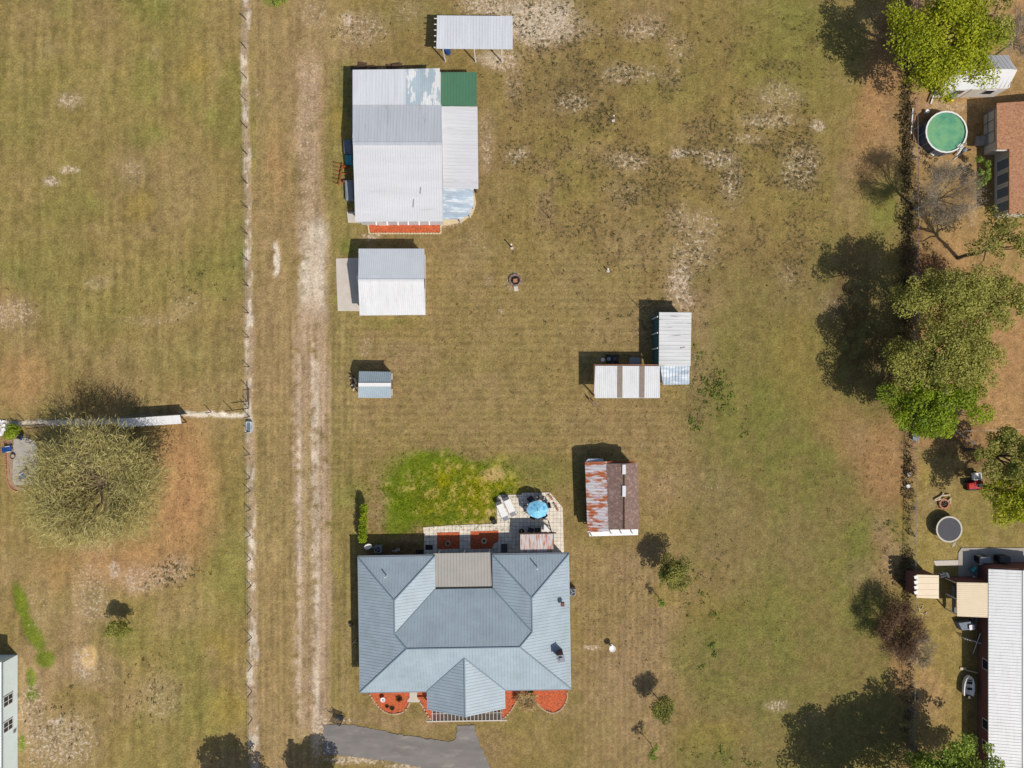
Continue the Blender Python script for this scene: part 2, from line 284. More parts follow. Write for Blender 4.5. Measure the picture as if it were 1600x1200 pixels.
def ground():
    ny, nx = XX.shape; Z = (fbm(U, V, 30, 91, 3)-.5)*.05; Z[(np.abs(XX) > 56) | (np.abs(YY) > 43)] = 0
    co = np.stack([XX, YY, Z-.03], -1).reshape(-1, 3); idx = np.arange(nx*ny, dtype=np.int32).reshape(ny, nx)
    F = np.stack([idx[:-1, :-1], idx[:-1, 1:], idx[1:, 1:], idx[1:, :-1]], -1).reshape(-1, 4)
    me = bpy.data.meshes.new('ground'); me.vertices.add(len(co)); me.vertices.foreach_set('co', co.astype(np.float32).ravel())
    me.loops.add(F.size); me.loops.foreach_set('vertex_index', F.ravel()); me.polygons.add(len(F)); me.polygons.foreach_set('loop_start', np.arange(0, F.size, 4, dtype=np.int32))
    me.update(calc_edges=True); a = me.attributes.new('soil', 'FLOAT_COLOR', 'POINT')
    a.data.foreach_set('color', np.concatenate([col.reshape(-1, 3), np.ones((len(co), 1))], 1).astype(np.float32).ravel())
    for nm, ar in (('bare', BARE), ('weed', WEED)):
        a = me.attributes.new(nm, 'FLOAT', 'POINT'); a.data.foreach_set('value', ar.astype(np.float32).ravel())
    m = bpy.data.materials.new('turf_and_sand'); m.use_nodes = True; n = m.node_tree.nodes; L = m.node_tree.links; b = n['Principled BSDF']
    b.inputs['Roughness'].default_value = .95; b.inputs['Specular IOR Level'].default_value = .1
    at = n.new('ShaderNodeAttribute'); at.attribute_name = 'soil'; tc = n.new('ShaderNodeTexCoord')
    def nz(s, det=4):
        t = n.new('ShaderNodeTexNoise'); t.inputs['Scale'].default_value = s; t.inputs['Detail'].default_value = det; t.inputs['Roughness'].default_value = .7; L.new(tc.outputs['Object'], t.inputs['Vector']); return t.outputs['Fac']
    mr = n.new('ShaderNodeMapRange'); mr.inputs['From Min'].default_value = .25; mr.inputs['From Max'].default_value = .75; mr.inputs['To Min'].default_value = .52; mr.inputs['To Max'].default_value = 1.5; L.new(nz(5.5, 7), mr.inputs[0])
    def math_(op, a, b=None, c=None):
        q = n.new('ShaderNodeMath'); q.operation = op
        for i, v in enumerate((a, b, c)):
            if v is None: continue
            if isinstance(v, (int, float)): q.inputs[i].default_value = v
            else: L.new(v, q.inputs[i])
        return q.outputs[0]
    def scatter(cin, attr, scale, t0, slope, w_, colr):
        ab = n.new('ShaderNodeAttribute'); ab.attribute_name = attr; f = nz(scale, 4)
        d = math_('DIVIDE', math_('SUBTRACT', f, math_('SUBTRACT', t0, math_('MULTIPLY', ab.outputs['Fac'], slope))), w_)
        d = math_('MULTIPLY', math_('MINIMUM', math_('MAXIMUM', d, 0.0), 1.0), math_('MINIMUM', math_('MULTIPLY', ab.outputs['Fac'], 5.0), 1.0))
        mx = n.new('ShaderNodeMix'); mx.data_type = 'RGBA'; L.new(d, mx.inputs[0]); L.new(cin, mx.inputs[6]); mx.inputs[7].default_value = (*A(colr), 1); return mx.outputs[2]
    c1 = scatter(at.outputs['Color'], 'bare', 3.0, .665, .215, .17, (210, 191, 166))
    c1 = scatter(c1, 'weed', 2.9, .655, .22, .08, (86, 79, 49))
    vm = n.new('ShaderNodeVectorMath'); vm.operation = 'SCALE'; L.new(c1, vm.inputs[0]); L.new(mr.outputs[0], vm.inputs['Scale']); L.new(vm.outputs[0], b.inputs['Base Color'])
    bn = n.new('ShaderNodeBump'); bn.inputs['Strength'].default_value = .8; bn.inputs['Distance'].default_value = .1; L.new(nz(6, 5), bn.inputs['Height']); L.new(bn.outputs[0], b.inputs['Normal'])
    me.materials.append(m); o = bpy.data.objects.new('ground', me); COL.objects.link(o); o['kind'] = 'structure'
ground()

# ------------------------------------------------------------------ materials
M = {}
M['blueroof'] = mat('blue_grey_metal_roof', (165,179,187), .42, .09, .8, c2=(154,168,174), lo=.45, hi=.75, sc2=.3)
M['bluecap'] = mat('ridge_cap_metal', (128,146,156), .45, .05)
M['beigeroof'] = mat('beige_metal_roof', (172,168,160), .5, .06, .8)
M['garageshade'] = mat('shaded_white_metal_roof', (214,218,222), .5, .05, .6)  # greyer copy of the white garage roof, north slope shade put into the colour
M['greyroof'] = mat('grey_metal_roof', (214,216,220), .5, .09, .6, st=(3, .3, 1))
M['midroof'] = mat('weathered_shaded_metal_roof', (192,196,201), .5, .08, .6, c2=(158,160,158), lo=.62, hi=.7, st=(3, .3, 1))  # weathered sheet, toned darker to carry the shade of the barn's north slope
M['whiteroof'] = mat('white_metal_roof', (210,210,212), .45, .06, .5, st=(.3, 2, 1), c2=(190,190,192), lo=.6, hi=.72)
M['brightroof'] = mat('bright_white_metal_roof', (223,223,222), .42, .05, .8, c2=(208,208,206), lo=.5, hi=.75, st2=(3, .5, 1))
M['oldwhite'] = mat('streaked_white_metal_roof', (212,212,210), .5, .12, .8, st=(.4, 3, 1), c2=(150,148,142), lo=.6, hi=.72)
M['tin'] = mat('galvanised_tin', (176,190,202), .4, .15, 1.2, c2=(214,220,224), lo=.5, hi=.58, st=(.5, 2, 1))
M['tinpatch'] = mat('patched_tin', (178,192,200), .4, .1, .5, c2=(228,228,226), lo=.5, hi=.52, st=(1.6, .5, 1))
M['greenroof'] = mat('green_metal_roof', (84,128,98), .5, .06, .8)
M['rustroof'] = mat('rusty_tin', (206,200,202), .5, .12, 1.2, c2=(176,100,60), lo=.47, hi=.56, st=(.5, 1.5, 1), sc2=1.25)
M['rustroof2'] = mat('rust_streaked_tin', (214,204,200), .5, .1, 1.2, c2=(190,124,84), lo=.5, hi=.62, st=(2.4, .35, 1), sc2=1.7)
M['rust'] = mat('rust', (160,80,40), .8, .3, 6)
M['shingle'] = mat('brown_shingles', (132,108,98), .9, .28, 5, c2=(158,132,120), lo=.5, hi=.62, sc2=3, bump=.3, bsc=20)
M['redshingle'] = mat('terracotta_brown_shingles', (192,142,106), .9, .14, 4, c2=(164,116,86), lo=.45, hi=.6, bump=.3, bsc=20)
M['beigepanel'] = mat('beige_panel_roof', (226,206,172), .5, .05, 1)
M['wall'] = mat('cream_wall', (214,206,190), .8, .06)
M['whitewall'] = mat('white_siding', (226,218,208), .7, .08, 1.2)
M['bluewall'] = mat('pale_blue_siding', (236,250,250), .7, .04)
M['tealwall'] = mat('teal_metal_wall', (52,104,108), .6, .15)
M['brick'] = mat('red_brick', (126,84,76), .9, .2, 6, bump=.3)
M['wood'] = mat('weathered_wood', (146,120,92), .85, .25, 4, st=(1, 4, 1))
M['fresh'] = mat('pale_lumber', (216,196,160), .8, .12, 3)
M['darkwood'] = mat('dark_wood', (88,68,52), .85, .25, 4)
M['white'] = mat('white_paint', (238,236,232), .5, .04)
M['black'] = mat('black_metal', (38,38,40), .5, .1)
M['grey'] = mat('grey_metal', (140,144,150), .5, .1)
M['dkgrey'] = mat('charcoal_fabric', (84,82,86), .8, .12)
M['glass'] = mat('dark_window_glass', (44,52,62), .1, .05, spec=.6)
M['conc'] = mat('concrete', (206,196,182), .9, .08, 1.5, bump=.15)
M['dconc'] = mat('stained_concrete', (176,168,156), .9, .14, 1.0, bump=.15)
M['asph'] = mat('worn_asphalt', (132,126,121), .92, .2, .5, st=(.6, 1.6, 1), c2=(156,146,136), lo=.56, hi=.7, bump=.2, bsc=30)
M['mulch'] = mat('red_mulch', (210,102,62), .95, .35, 8, c2=(146,92,64), lo=.5, hi=.62, sc2=6, bump=1, bsc=14)
M['stone'] = mat('edging_stone', (190,160,132), .9, .2, 4, bump=.3)
M['dirt'] = mat('bare_dirt', (164,134,106), .95, .2, 2)
M['pool'] = mat('pool_vinyl_wall', (92,96,108), .5, .12, 2)
M['blue'] = mat('blue_plastic', (40,80,150), .5, .1)
M['teal'] = mat('teal_plastic', (60,150,160), .5, .1)
M['red'] = mat('red_paint', (190,36,34), .4, .1)
M['yellow'] = mat('yellow_plastic', (236,208,30), .5, .06)
M['umb'] = mat('sky_blue_canvas', (140,208,236), .7, .2, 3, c2=(70,160,215), lo=.5, hi=.7)
M['bark'] = mat('bark', (110,94,76), .95, .25, 5, st=(1, 1, .3))
M['palebark'] = mat('pale_grey_bark', (164,150,132), .95, .2, 5)
M['clay'] = mat('terracotta', (176,120,92), .8, .12)
M['rubber'] = mat('black_rubber', (34,34,36), .9, .1)
M['tramp'] = mat('trampoline_mat', (82,81,85), .8, .1, 2)
M['tarp'] = mat('grey_blue_tarp', (110,122,134), .6, .2, 3)
def poolwater():
    m = mat('green_pool_water', (126,180,130), .06, .12, .9, c2=(70,140,118), lo=.42, hi=.68, sc2=.55, spec=.5); return m
M['water'] = poolwater()
def paver():
    m = bpy.data.materials.new('square_pavers'); m.use_nodes = True; n = m.node_tree.nodes; L = m.node_tree.links; b = n['Principled BSDF']; b.inputs['Roughness'].default_value = .85
    tc = n.new('ShaderNodeTexCoord'); br = n.new('ShaderNodeTexBrick'); br.offset = 0; br.inputs['Scale'].default_value = 1
    br.inputs['Brick Width'].default_value = .38; br.inputs['Row Height'].default_value = .38; br.inputs['Mortar Size'].default_value = .016
    br.inputs['Color1'].default_value = (*A((240,228,208)), 1); br.inputs['Color2'].default_value = (*A((228,216,200)), 1); br.inputs['Mortar'].default_value = (*A((150,136,116)), 1)
    ns = n.new('ShaderNodeTexNoise'); ns.inputs['Scale'].default_value = 2; ns.inputs['Detail'].default_value = 5
    mr = n.new('ShaderNodeMapRange'); mr.inputs['From Min'].default_value = .3; mr.inputs['From Max'].default_value = .7; mr.inputs['To Min'].default_value = .82; mr.inputs['To Max'].default_value = 1.12
    vm = n.new('ShaderNodeVectorMath'); vm.operation = 'SCALE'
    L.new(tc.outputs['Object'], br.inputs['Vector']); L.new(tc.outputs['Object'], ns.inputs['Vector']); L.new(ns.outputs['Fac'], mr.inputs[0]); L.new(br.outputs['Color'], vm.inputs[0]); L.new(mr.outputs[0], vm.inputs['Scale']); L.new(vm.outputs[0], b.inputs['Base Color'])
    return m
M['paver'] = paver()
def clearsheet():
    m = bpy.data.materials.new('tinted_clear_panel'); m.use_nodes = True; n = m.node_tree.nodes; L = m.node_tree.links; b = n['Principled BSDF']
    b.inputs['Base Color'].default_value = (.10, .085, .09, 1); b.inputs['Roughness'].default_value = .2
    t = n.new('ShaderNodeBsdfTransparent'); t.inputs[0].default_value = (.75, .72, .75, 1); ms = n.new('ShaderNodeMixShader'); ms.inputs[0].default_value = .5
    L.new(b.outputs[0], ms.inputs[1]); L.new(t.outputs[0], ms.inputs[2]); L.new(ms.outputs[0], n['Material Output'].inputs[0]); return m
M['clear'] = clearsheet()
M['skylight'] = mat('brown_translucent_sheet', (138,124,108), .5, .15, 3)

# ------------------------------------------------------------------ flat setting
def sheet(name, pts, z0, z1, m, smooth=0, rag=0):
    P = [G(*p)[:2] for p in pts]
    if rag:
        Q = []
        for i in range(len(P)):
            a = Vector(P[i]); b = Vector(P[(i+1)%len(P)]); n = max(1, int((b-a).length/.22)); Q += [tuple(a.lerp(b, k/n)+Vector((random.gauss(0, rag), random.gauss(0, rag)))) for k in range(n)]
        P = Q
    for _ in range(smooth):                       # corner cutting
        Q = []
        for i in range(len(P)):
            a = Vector(P[i]); b = Vector(P[(i+1)%len(P)]); Q += [tuple(a.lerp(b, .25)), tuple(a.lerp(b, .75))]
        P = Q
    mb = MB(); mb.prism(P, z0, z1); o = mb.build(name, m); o['kind'] = 'structure'; return o
sheet('driveway', [(506,1133),(535,1131),(562,1135),(590,1140),(617,1146),(660,1153),(700,1159),(708,1157),(712,1151),(714,1143),(714,1134),(741,1133),(744,1148),(750,1162),(766,1200),(790,1260),(700,1240),(659,1200),(620,1191),(590,1187),(530,1180),(505,1179)], -.1, .025, M['asph'], 0, .045)
sheet('patio', [(661,824),(700,821),(777,818),(776,810),(776,777),(782,773),(815,773),(816,770),(859,769),(864,775),(879,793),(881,862),(880,880),(663,880),(663,838)], -.1, .045, M['paver'])
sheet('concrete_slab', [(525,404),(566,403),(566,486),(528,486),(526,440)], -.1, .05, M['conc'])
sheet('concrete_slab', [(542,331),(580,331),(580,349),(544,348)], -.1, .05, M['conc'])
sheet('concrete_slab', [(1497,864),(1502,856),(1600,856),(1600,905),(1497,912)], -.1, .05, M['dconc'])
sheet('path', [(1458,876),(1497,875),(1500,862),(1497,862),(1503,862),(1503,883),(1462,884)], -.1, .04, M['conc'])
sheet('concrete_slab', [(22,686),(42,684),(56,690),(60,720),(58,757),(24,758),(20,750)], -.1, .05, M['dconc'])
sheet('path', [(640,1070),(652,1070),(652,1090),(656,1094),(656,1097),(637,1097),(637,1094),(640,1090)], -.1, .06, M['conc'])
sheet('mulch_bed', [(570,1070),(578,1084),(590,1102),(604,1112),(616,1114),(629,1111),(637,1101),(640,1094),(640,1070)], -.1, .045, M['mulch'], 0, .03)
sheet('mulch_bed', [(652,1070),(652,1092),(658,1096),(664,1107),(669,1118),(676,1125),(690,1129),(690,1070)], -.1, .045, M['mulch'])
sheet('mulch_bed', [(781,1070),(781,1126),(794,1114),(807,1094),(812,1086),(822,1084),(832,1088),(838,1096),(849,1107),(865,1113),(878,1106),(886,1090),(886,1070)], -.1, .045, M['mulch'], 0, .03)
sheet('mulch_bed', [(683,832),(718,831),(718,857),(683,858)], 0, .06, M['mulch'])
sheet('mulch_bed', [(735,830),(779,829),(779,845),(772,850),(768,857),(735,858)], 0, .06, M['mulch'])
sheet('mulch_bed', [(574,340),(689,340),(689,364),(576,364)], -.1, .05, M['mulch'], 0, .03)
sheet('mulch_bed', [(10,688),(19,686),(21,750),(26,760),(44,764),(40,767),(20,764),(12,752)], -.1, .03, M['dirt'])

def edging(label, pts, smooth=1, m='stone'):
    P = [G(*p, 0) for p in pts]
    for _ in range(smooth):
        Q = [P[0]]
        for i in range(len(P)-1): Q += [P[i].lerp(P[i+1], .25), P[i].lerp(P[i+1], .75)]
        P = Q+[P[-1]]
    mb = MB()
    for i in range(len(P)-1):
        a, b = P[i], P[i+1]; n = max(1, round((b-a).length/.28))
        for k in range(n):
            c = a.lerp(b, (k+.5)/n); ang = math.atan2(b.y-a.y, b.x-a.x)
            mb.cbox((c.x, c.y, .05), .24, random.uniform(.13, .17), random.uniform(.12, .17), ang+random.uniform(-.12, .12))
    return tag(mb.build('garden_edging', M[m], bevel=.02), label, 'edging')
edging('curved stone edging round the red mulch left of the front walk', [(577,1083),(590,1103),(604,1114),(616,1116),(630,1113),(638,1103),(640,1098)])
edging('stone edging of the red mulch strip between walk and front gable', [(656,1097),(664,1108),(669,1119),(676,1126)])
edging('scalloped stone edging round the red mulch right of the front gable', [(781,1127),(795,1115),(808,1095),(813,1087),(822,1085),(832,1089),(838,1098),(849,1109),(865,1115),(879,1107),(887,1090),(886,1082)])
edging('timber coloured edging below the red mulch of the big barn', [(575,349),(577,365),(689,365),(689,348)], 0, 'fresh')
edging('pinkish brick edging along the left side of the blue chair patio', [(9,686),(9,720),(11,752),(18,764),(30,770)], 1, 'clay')

# ------------------------------------------------------------------ main house
def windows(t, spec):      # spec: (x, y, z, w, h, facing angle)
    for x, y, z, wd, hh, a in spec:
        f = MB().cbox((x, y, z), wd+.12, .1, hh+.12, a).build('window', M['white'], t, True)
        d = Vector((math.sin(a), -math.cos(a)))*.035
        MB().cbox((x+d.x, y+d.y, z), wd, .06, hh, a).build('pane', M['glass'], f, False).location = (0, 0, 0)
        f.children[0].data.transform(Matrix.Translation(-ORG[t.name]))
HO = Vector((-14.87, -30.1)); HA = math.radians(.9)
def hp(u, v, z=0): return Vector((HO.x+u*math.cos(HA)-v*math.sin(HA), HO.y+u*math.sin(HA)+v*math.cos(HA), z))
def house():
    t = thing('house', 'large blue grey hipped metal roof house with a front gable beside the driveway', 'house', hp(10.3, 6, 0))
    E = 2.7; p = .4167; ud = (math.cos(HA), math.sin(HA)); vd = (-math.sin(HA), math.cos(HA)); z = lambda r: E+p*r
    a = (3.775, 6.175); a1 = (3.775, 9.425); c = (4.975, 4.975); d = (15.675, 4.975); b2 = (16.9, 6.2); b1 = (16.9, 9.45)
    R = {a: 3.775, a1: 3.775, c: 4.975, d: 4.975, b2: 3.75, b1: 3.75, (10.375, 3.825): 3.825, (10.375, -1.8): 3.825}
    faces = [([(0,0), c, a, a1, (0,13.2)], ud), ([(0,13.2), a1, (7.55,13.2)], vd), ([(7.55,13.2), a1, a, (7.55,9.95)], ud), ([(7.55,9.95), a, c, d, b2, (13.15,9.95)], vd),
        ([(13.15,9.95), b2, b1, (13.15,13.2)], ud), ([(13.15,13.2), b1, (20.65,13.2)], vd), ([(20.65,13.2), b1, b2, d, (20.65,0)], ud),
        ([(20.65,0), d, c, (0,0), (6.55,0), (10.375,3.825), (14.2,0)], vd), ([(6.55,-1.8), (10.375,-1.8), (10.375,3.825), (6.55,0)], ud), ([(14.2,-1.8), (10.375,-1.8), (10.375,3.825), (14.2,0)], ud)]
    mb = MB()
    for f, dr in faces:
        P = [hp(q[0], q[1], z(R.get(q, 0))) for q in f]; mb.slab(P, .1); mb.ribs(P, dr, .30, .06, .022, .08)
    roof = mb.build('roof', M['blueroof'], t, True)
    mb = MB()
    for q0, q1 in [((0,0),c),(c,a),(a,a1),(a1,(0,13.2)),(a1,(7.55,13.2)),(c,d),(d,b2),(b2,b1),(b1,(13.15,13.2)),(b1,(20.65,13.2)),(d,(20.65,0)),((10.375,3.825),(10.375,-1.8)),(a,(7.55,9.95)),(b2,(13.15,9.95)),((10.375,3.825),(6.55,0)),((10.375,3.825),(14.2,0))]:
        mb.tube(hp(*q0, z(R.get(q0, 0))+.0), hp(*q1, z(R.get(q1, 0))+.0), .075, n=6)
    mb.build('ridge_cap', M['bluecap'], roof, True)
    mb = MB(); e = .5     # walls
    mb.prism([hp(*q)[:2] for q in [(e,e),(7.05,e),(7.05,-1.3),(13.7,-1.3),(13.7,e),(20.15,e),(20.15,12.7),(13.65,12.7),(13.65,9.45),(7.05,9.45),(7.05,12.7),(e,12.7)]], 0, 2.62)
    walls = mb.build('wall', M['wall'], t, True)
    g = MB(); P = [hp(7.05,-1.3,2.62), hp(13.7,-1.3,2.62), hp(10.375,-1.3,3.95)]; Q = [hp(7.05,-.9,2.62), hp(13.7,-.9,2.62), hp(10.375,-.9,3.95)]
    g.add(P+Q, [(0,1,2),(3,5,4),(0,2,5,3),(1,4,5,2),(0,3,4,1)]); g.build('gable_wall', M['white'], t, True)
    for pts, nm in [([(0,0),(6.55,0)],'w'),([(14.2,0),(20.65,0)],'e'),([(0,13.2),(7.55,13.2)],'n'),([(13.15,13.2),(20.65,13.2)],'m')]:
        g = MB(); s_ = -.07 if pts[0][1] == 0 else .07
        g.tube(hp(pts[0][0], pts[0][1]+s_, 2.58), hp(pts[1][0], pts[1][1]+s_, 2.58), .07, n=8); g.build('gutter', M['grey'], t, True)
    # recessed patio cover
    P = [hp(7.3,13.35,2.28), hp(13.4,13.35,2.28), hp(13.4,10.1,2.5), hp(7.3,10.1,2.5)]
    m2 = MB(); m2.slab(P, .08); m2.ribs(P, vd, .3, .07, .035, .03); pr = m2.build('porch_roof', M['beigeroof'], t, True)
    for u in (7.8, 10.3, 12.8): MB().cbox(hp(u, 13.1, 1.12), .12, .12, 2.24, HA).build('post', M['white'], t, True)
    # glazed slatted cover in front of the gable
    fr = MB()
    fr.cbox(hp(10.4, -3.05, 2.45), 7.9, .12, .14, HA); fr.cbox(hp(10.4, -1.45, 2.5), 7.2, .1, .1, HA)
    for i in range(19): fr.cbox(hp(7.05+i*.372, -2.25, 2.5), .06, 1.6, .1, HA)
    fr.cbox(hp(10.4, -2.3, 2.47), 7.0, .05, .06, HA)
    f = fr.build('pergola', M['conc'], t, True)
    MB().cbox(hp(10.4, -2.25, 2.42), 6.8, 1.5, .02, HA).build('panel', M['clear'], f, True)
    for u in (7.0, 13.8): MB().cbox(hp(u, -2.95, 1.2), .12, .12, 2.4, HA).build('post', M['white'], t, True)
    # chimney
    q = G(876, 1026, 4.1); mb = MB(); mb.cbox((q.x, q.y, 3.75), .55, .55, 1.6, .15); ch = mb.build('chimney', M['brick'], t, True)
    MB().cbox((q.x, q.y, 4.58), .68, .68, .08, .15).cbox((q.x, q.y, 4.7), .3, .3, .2, .15).build('chimney_cap', M['grey'], ch, True)
    MB().cbox((q.x+.02, q.y-.5, 3.35), .55, .35, .06, .8, 0, .4).build('flashing', M['tin'], ch, True)
    for px, py in ((602, 902), (839.5, 889)):
        q = G(px, py, 4.0); MB().tube((q.x, q.y, 3.2), (q.x, q.y, 4.1), .06, n=8).build('vent_pipe', M['white'], t, True)
    q = G(879, 944, 3.6); MB().cbox((q.x, q.y, 3.6), .35, .35, .35).build('roof_vent', M['brick'], t, True)
    # doors and windows
    sp = []
    for u, v, a in [(2.5,.5,0),(4.6,.5,0),(16,.5,0),(18.4,.5,0)]: q = hp(u, v); sp.append((q.x, q.y, 1.5, 1.1, 1.2, HA))
    for v in (2.5, 6, 10): q = hp(.5, v); sp.append((q.x, q.y, 1.5, 1.1, 1.2, -math.pi/2)); q = hp(20.15, v); sp.append((q.x, q.y, 1.5, 1.1, 1.2, math.pi/2))
    for u in (2.5, 5.2, 15.2): q = hp(u, 12.7); sp.append((q.x, q.y, 1.5, 1.1, 1.2, math.pi))
    windows(t, sp)
    for u, v, a in ((8.6, 9.47, 0), (10.3, -1.32, 0), (18.3, 12.72, 0)):
        dd = MB().cbox(hp(u, v, 1.05), .95, .08, 2.05, HA).build('door', M['white'], t, True)
        MB().cbox(hp(u+.35, v+(.07 if v > 0 else -.07), 1.0), .1, .06, .05, HA).build('handle', M['black'], dd, True)
house()
# rusty canopy
def canopy():
    c = G(838, 850, 0); t = thing('canopy', 'small rust streaked tin canopy over the back patio against the house', 'canopy', c)
    P = [G(813,835,2.02), G(864,834,2.02), G(865,866,2.25), G(813,866,2.25)]; mb = MB(); mb.slab(P, .03); mb.ribs(P, (0, 1), .16, .09, .025, .0); mb.build('roof', M['rustroof2'], t, True)
    a, b = G(808,833.5,1.95), G(869,832.5,1.95); MB().tube(a, b, .06).build('beam', M['darkwood'], t, True)
    for x in (815, 862):
        q = G(x, 834, 2); MB().tube((q.x, q.y, 0), (q.x, q.y, 1.95), .05).build('post', M['wood'], t, True)
    p, q = G(848.5,814,0), G(862,833,1.9); MB().tube((p.x+.5, p.y+.1, .2), (q.x, q.y, 1.85), .05).build('brace', M['darkwood'], t, True)
canopy()

# ------------------------------------------------------------------ roofs with pixel corners
def roofpart(t, name, pts, m, dr, sp=.3, wd=.06, ht=.024, th=.05, extra=None):
    P = [G(*p) for p in pts]; mb = MB(); mb.slab(P, th)
    if sp: mb.ribs(P, dr, sp, wd, ht, .0)
    return mb.build(name, m, t, True)
def post(t, px, py, h, top, m='wood', r=.06, name='post'):
    q = G(px, py, top); MB().cbox((q.x, q.y, h/2), r*2, r*2, h).build(name, M[m], t, True)
def gable_walls(t, pts, axis, m, name='wall'):
    """pts: x0,x1,y0,y1 metres, h0,h1 eaves, hr ridge, r ridge position; axis of the ridge"""
    x0, x1, y0, y1, h0, h1, hr, r = pts
    if axis == 'x': P = [(x0,y0,0),(x0,y1,0),(x0,y1,h1),(x0,r,hr),(x0,y0,h0)]; d = Vector((x1-x0,0,0))
    else: P = [(x0,y0,0),(x1,y0,0),(x1,y0,h1),(r,y0,hr),(x0,y0,h0)]; d = Vector((0,y1-y0,0))
    P = [Vector(q) for q in P]; n = 5
    return MB().add(P+[q+d for q in P], [tuple(range(n)), tuple(range(n, 2*n))[::-1]]+[(i, n+i, n+(i+1)%n, (i+1)%n) for i in range(n)]).build(name, m, t, True)
def barn():
    c = G(640, 230, 0); t = thing('barn', 'big barn with joined grey, white, tin and green metal roofs beside the lane', 'barn', c)
    Y = (0, 1); X = (1, 0)
    roofpart(t, 'north_roof', [(551,109,3.3),(634,108,3.3),(634,163.5,3.5),(551,163.5,3.5)], M['greyroof'], Y)
    roofpart(t, 'patched_roof', [(634,108,3.3),(687,106.5,3.3),(688,164,3.5),(634,163.5,3.5)], M['tinpatch'], Y, .2)
    roofpart(t, 'green_roof', [(687.5,113,2.3),(745,112.5,2.3),(745,166,2.6),(688,165,2.6)], M['greenroof'], Y)
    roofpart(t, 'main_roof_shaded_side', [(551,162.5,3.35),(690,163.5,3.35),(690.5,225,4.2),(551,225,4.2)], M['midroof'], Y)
    roofpart(t, 'main_roof_sunny_side', [(551.5,224.5,4.2),(690.5,224,4.2),(692,346,2.6),(555,346.5,2.6)], M['whiteroof'], Y, .24)
    roofpart(t, 'lean_to_roof', [(690,166,2.75),(746,166.5,2.3),(747.5,295,2.3),(692,294,2.62)], M['whiteroof'], X, .34)
    roofpart(t, 'porch_roof', [(692,294,2.5),(740,294,2.15),(740,320,2.1),(734,334,2.1),(722,342,2.15),(692,343,2.4)], M['tin'], X, .2)
    a, b = G(551.5, 224.7, 4.22), G(690.5, 224.2, 4.22); MB().cbox((a+b)/2, (b-a).length, .3, .03).build('ridge_cap', M['midroof'], t, True)
    # walls
    x0, x1 = G(556, 0, 3).x, G(688, 0, 3).x; yn, ys = G(0, 167, 3.3).y, G(0, 342, 2.6).y; r = G(0, 224.5, 4.2).y
    gable_walls(t, (x0, x1, ys, yn, 2.52, 3.25, 4.08, r), 'x', M['greyroof'])
    MB().box(x0, x1-.0, yn+.01, G(0, 112, 2.9).y, 0, 2.85).build('wall', M['greyroof'], t, True)
    for px, py in ((743,115),(743,163),(744,200),(744,246),(744,291)): post(t, px, py, 2.22, 2.2, 'wood')
    for px, py in ((739,318),(733,331),(718,340)): post(t, px, py, 2.06, 2.1, 'white', .07)
    for px in (588, 605, 622, 638, 655, 671):
        q = G(px, 347.5, 2.5); MB().cbox((q.x, q.y-.02, 2.48), .12, .5, .1, 0, .3).build('rafter_tail', M['white'], t, True)
    P = [G(*p)[:2] for p in [(688,335),(734,330),(741,300),(744,318),(738,336),(722,347),(700,352),(689,353)]]
    MB().prism(P, -.05, .09).build('porch_curb', M['fresh'], t, True)
    # grey scar on the roof
    for (cx, cy, w, h, hh) in [(657,298,1.2,10,3.2),(646,318,1.2,12,3.0)]:
        q = G(cx, cy, 0); zz = 2.6+(346-cy)/122*1.6; q = G(cx, cy, zz); MB().cbox((q.x, q.y, zz+.05), w*S, h*S, .03, -.1, math.atan(1.6/7.9)).build('dent', M['grey'], t, True)
    d = G(600, 344, 0); MB().box(d.x-.5, d.x+.5, ys-.06, ys-.005, 0, 2.1).build('door', M['white'], t, True)
barn()
def open_shed():
    t = thing('open_shed', 'grey roofed open shed on pale speckled sand north of the big barn', 'shed', G(742, 60, 0)); Y = (0, 1)
    roofpart(t, 'roof', [(683,24,2.5),(801,25,2.5),(801,77,2.75),(682,76,2.75)], M['greyroof'], Y, .28)
    for px, py in ((692,76),(741,76.5),(784,76.5)): post(t, px, py, 2.68, 2.7, 'white', .05)
    for px, py in ((688,28),(741,28),(796,28)): post(t, px, py, 2.42, 2.4, 'white', .07)
    for i in range(6):
        q = G(682, 29+i*9, 2.5); MB().cbox((q.x-.08, q.y, 2.5), .3, .06, .08).build('purlin', M['white'], t, True)
    q0, q1 = G(686,27,0), G(797,27,0); MB().box(q0.x, q1.x, q0.y-2.0, q0.y-1.95, 0, 2.2).build('back_wall', M['greyroof'], t, True)
    b = G(699, 78, .6); t2 = thing('drum', 'blue plastic drum at the south west post of the grey open shed', 'drum', (b.x, b.y-.0, 0))
    m = MB(); m.lathe((0,0,0), [(0,0),(.28,0),(.3,.3),(.28,.6),(.3,.85),(.27,.88),(0,.88)], 16); m.build('drum_body', M['blue'], t2)
open_shed()
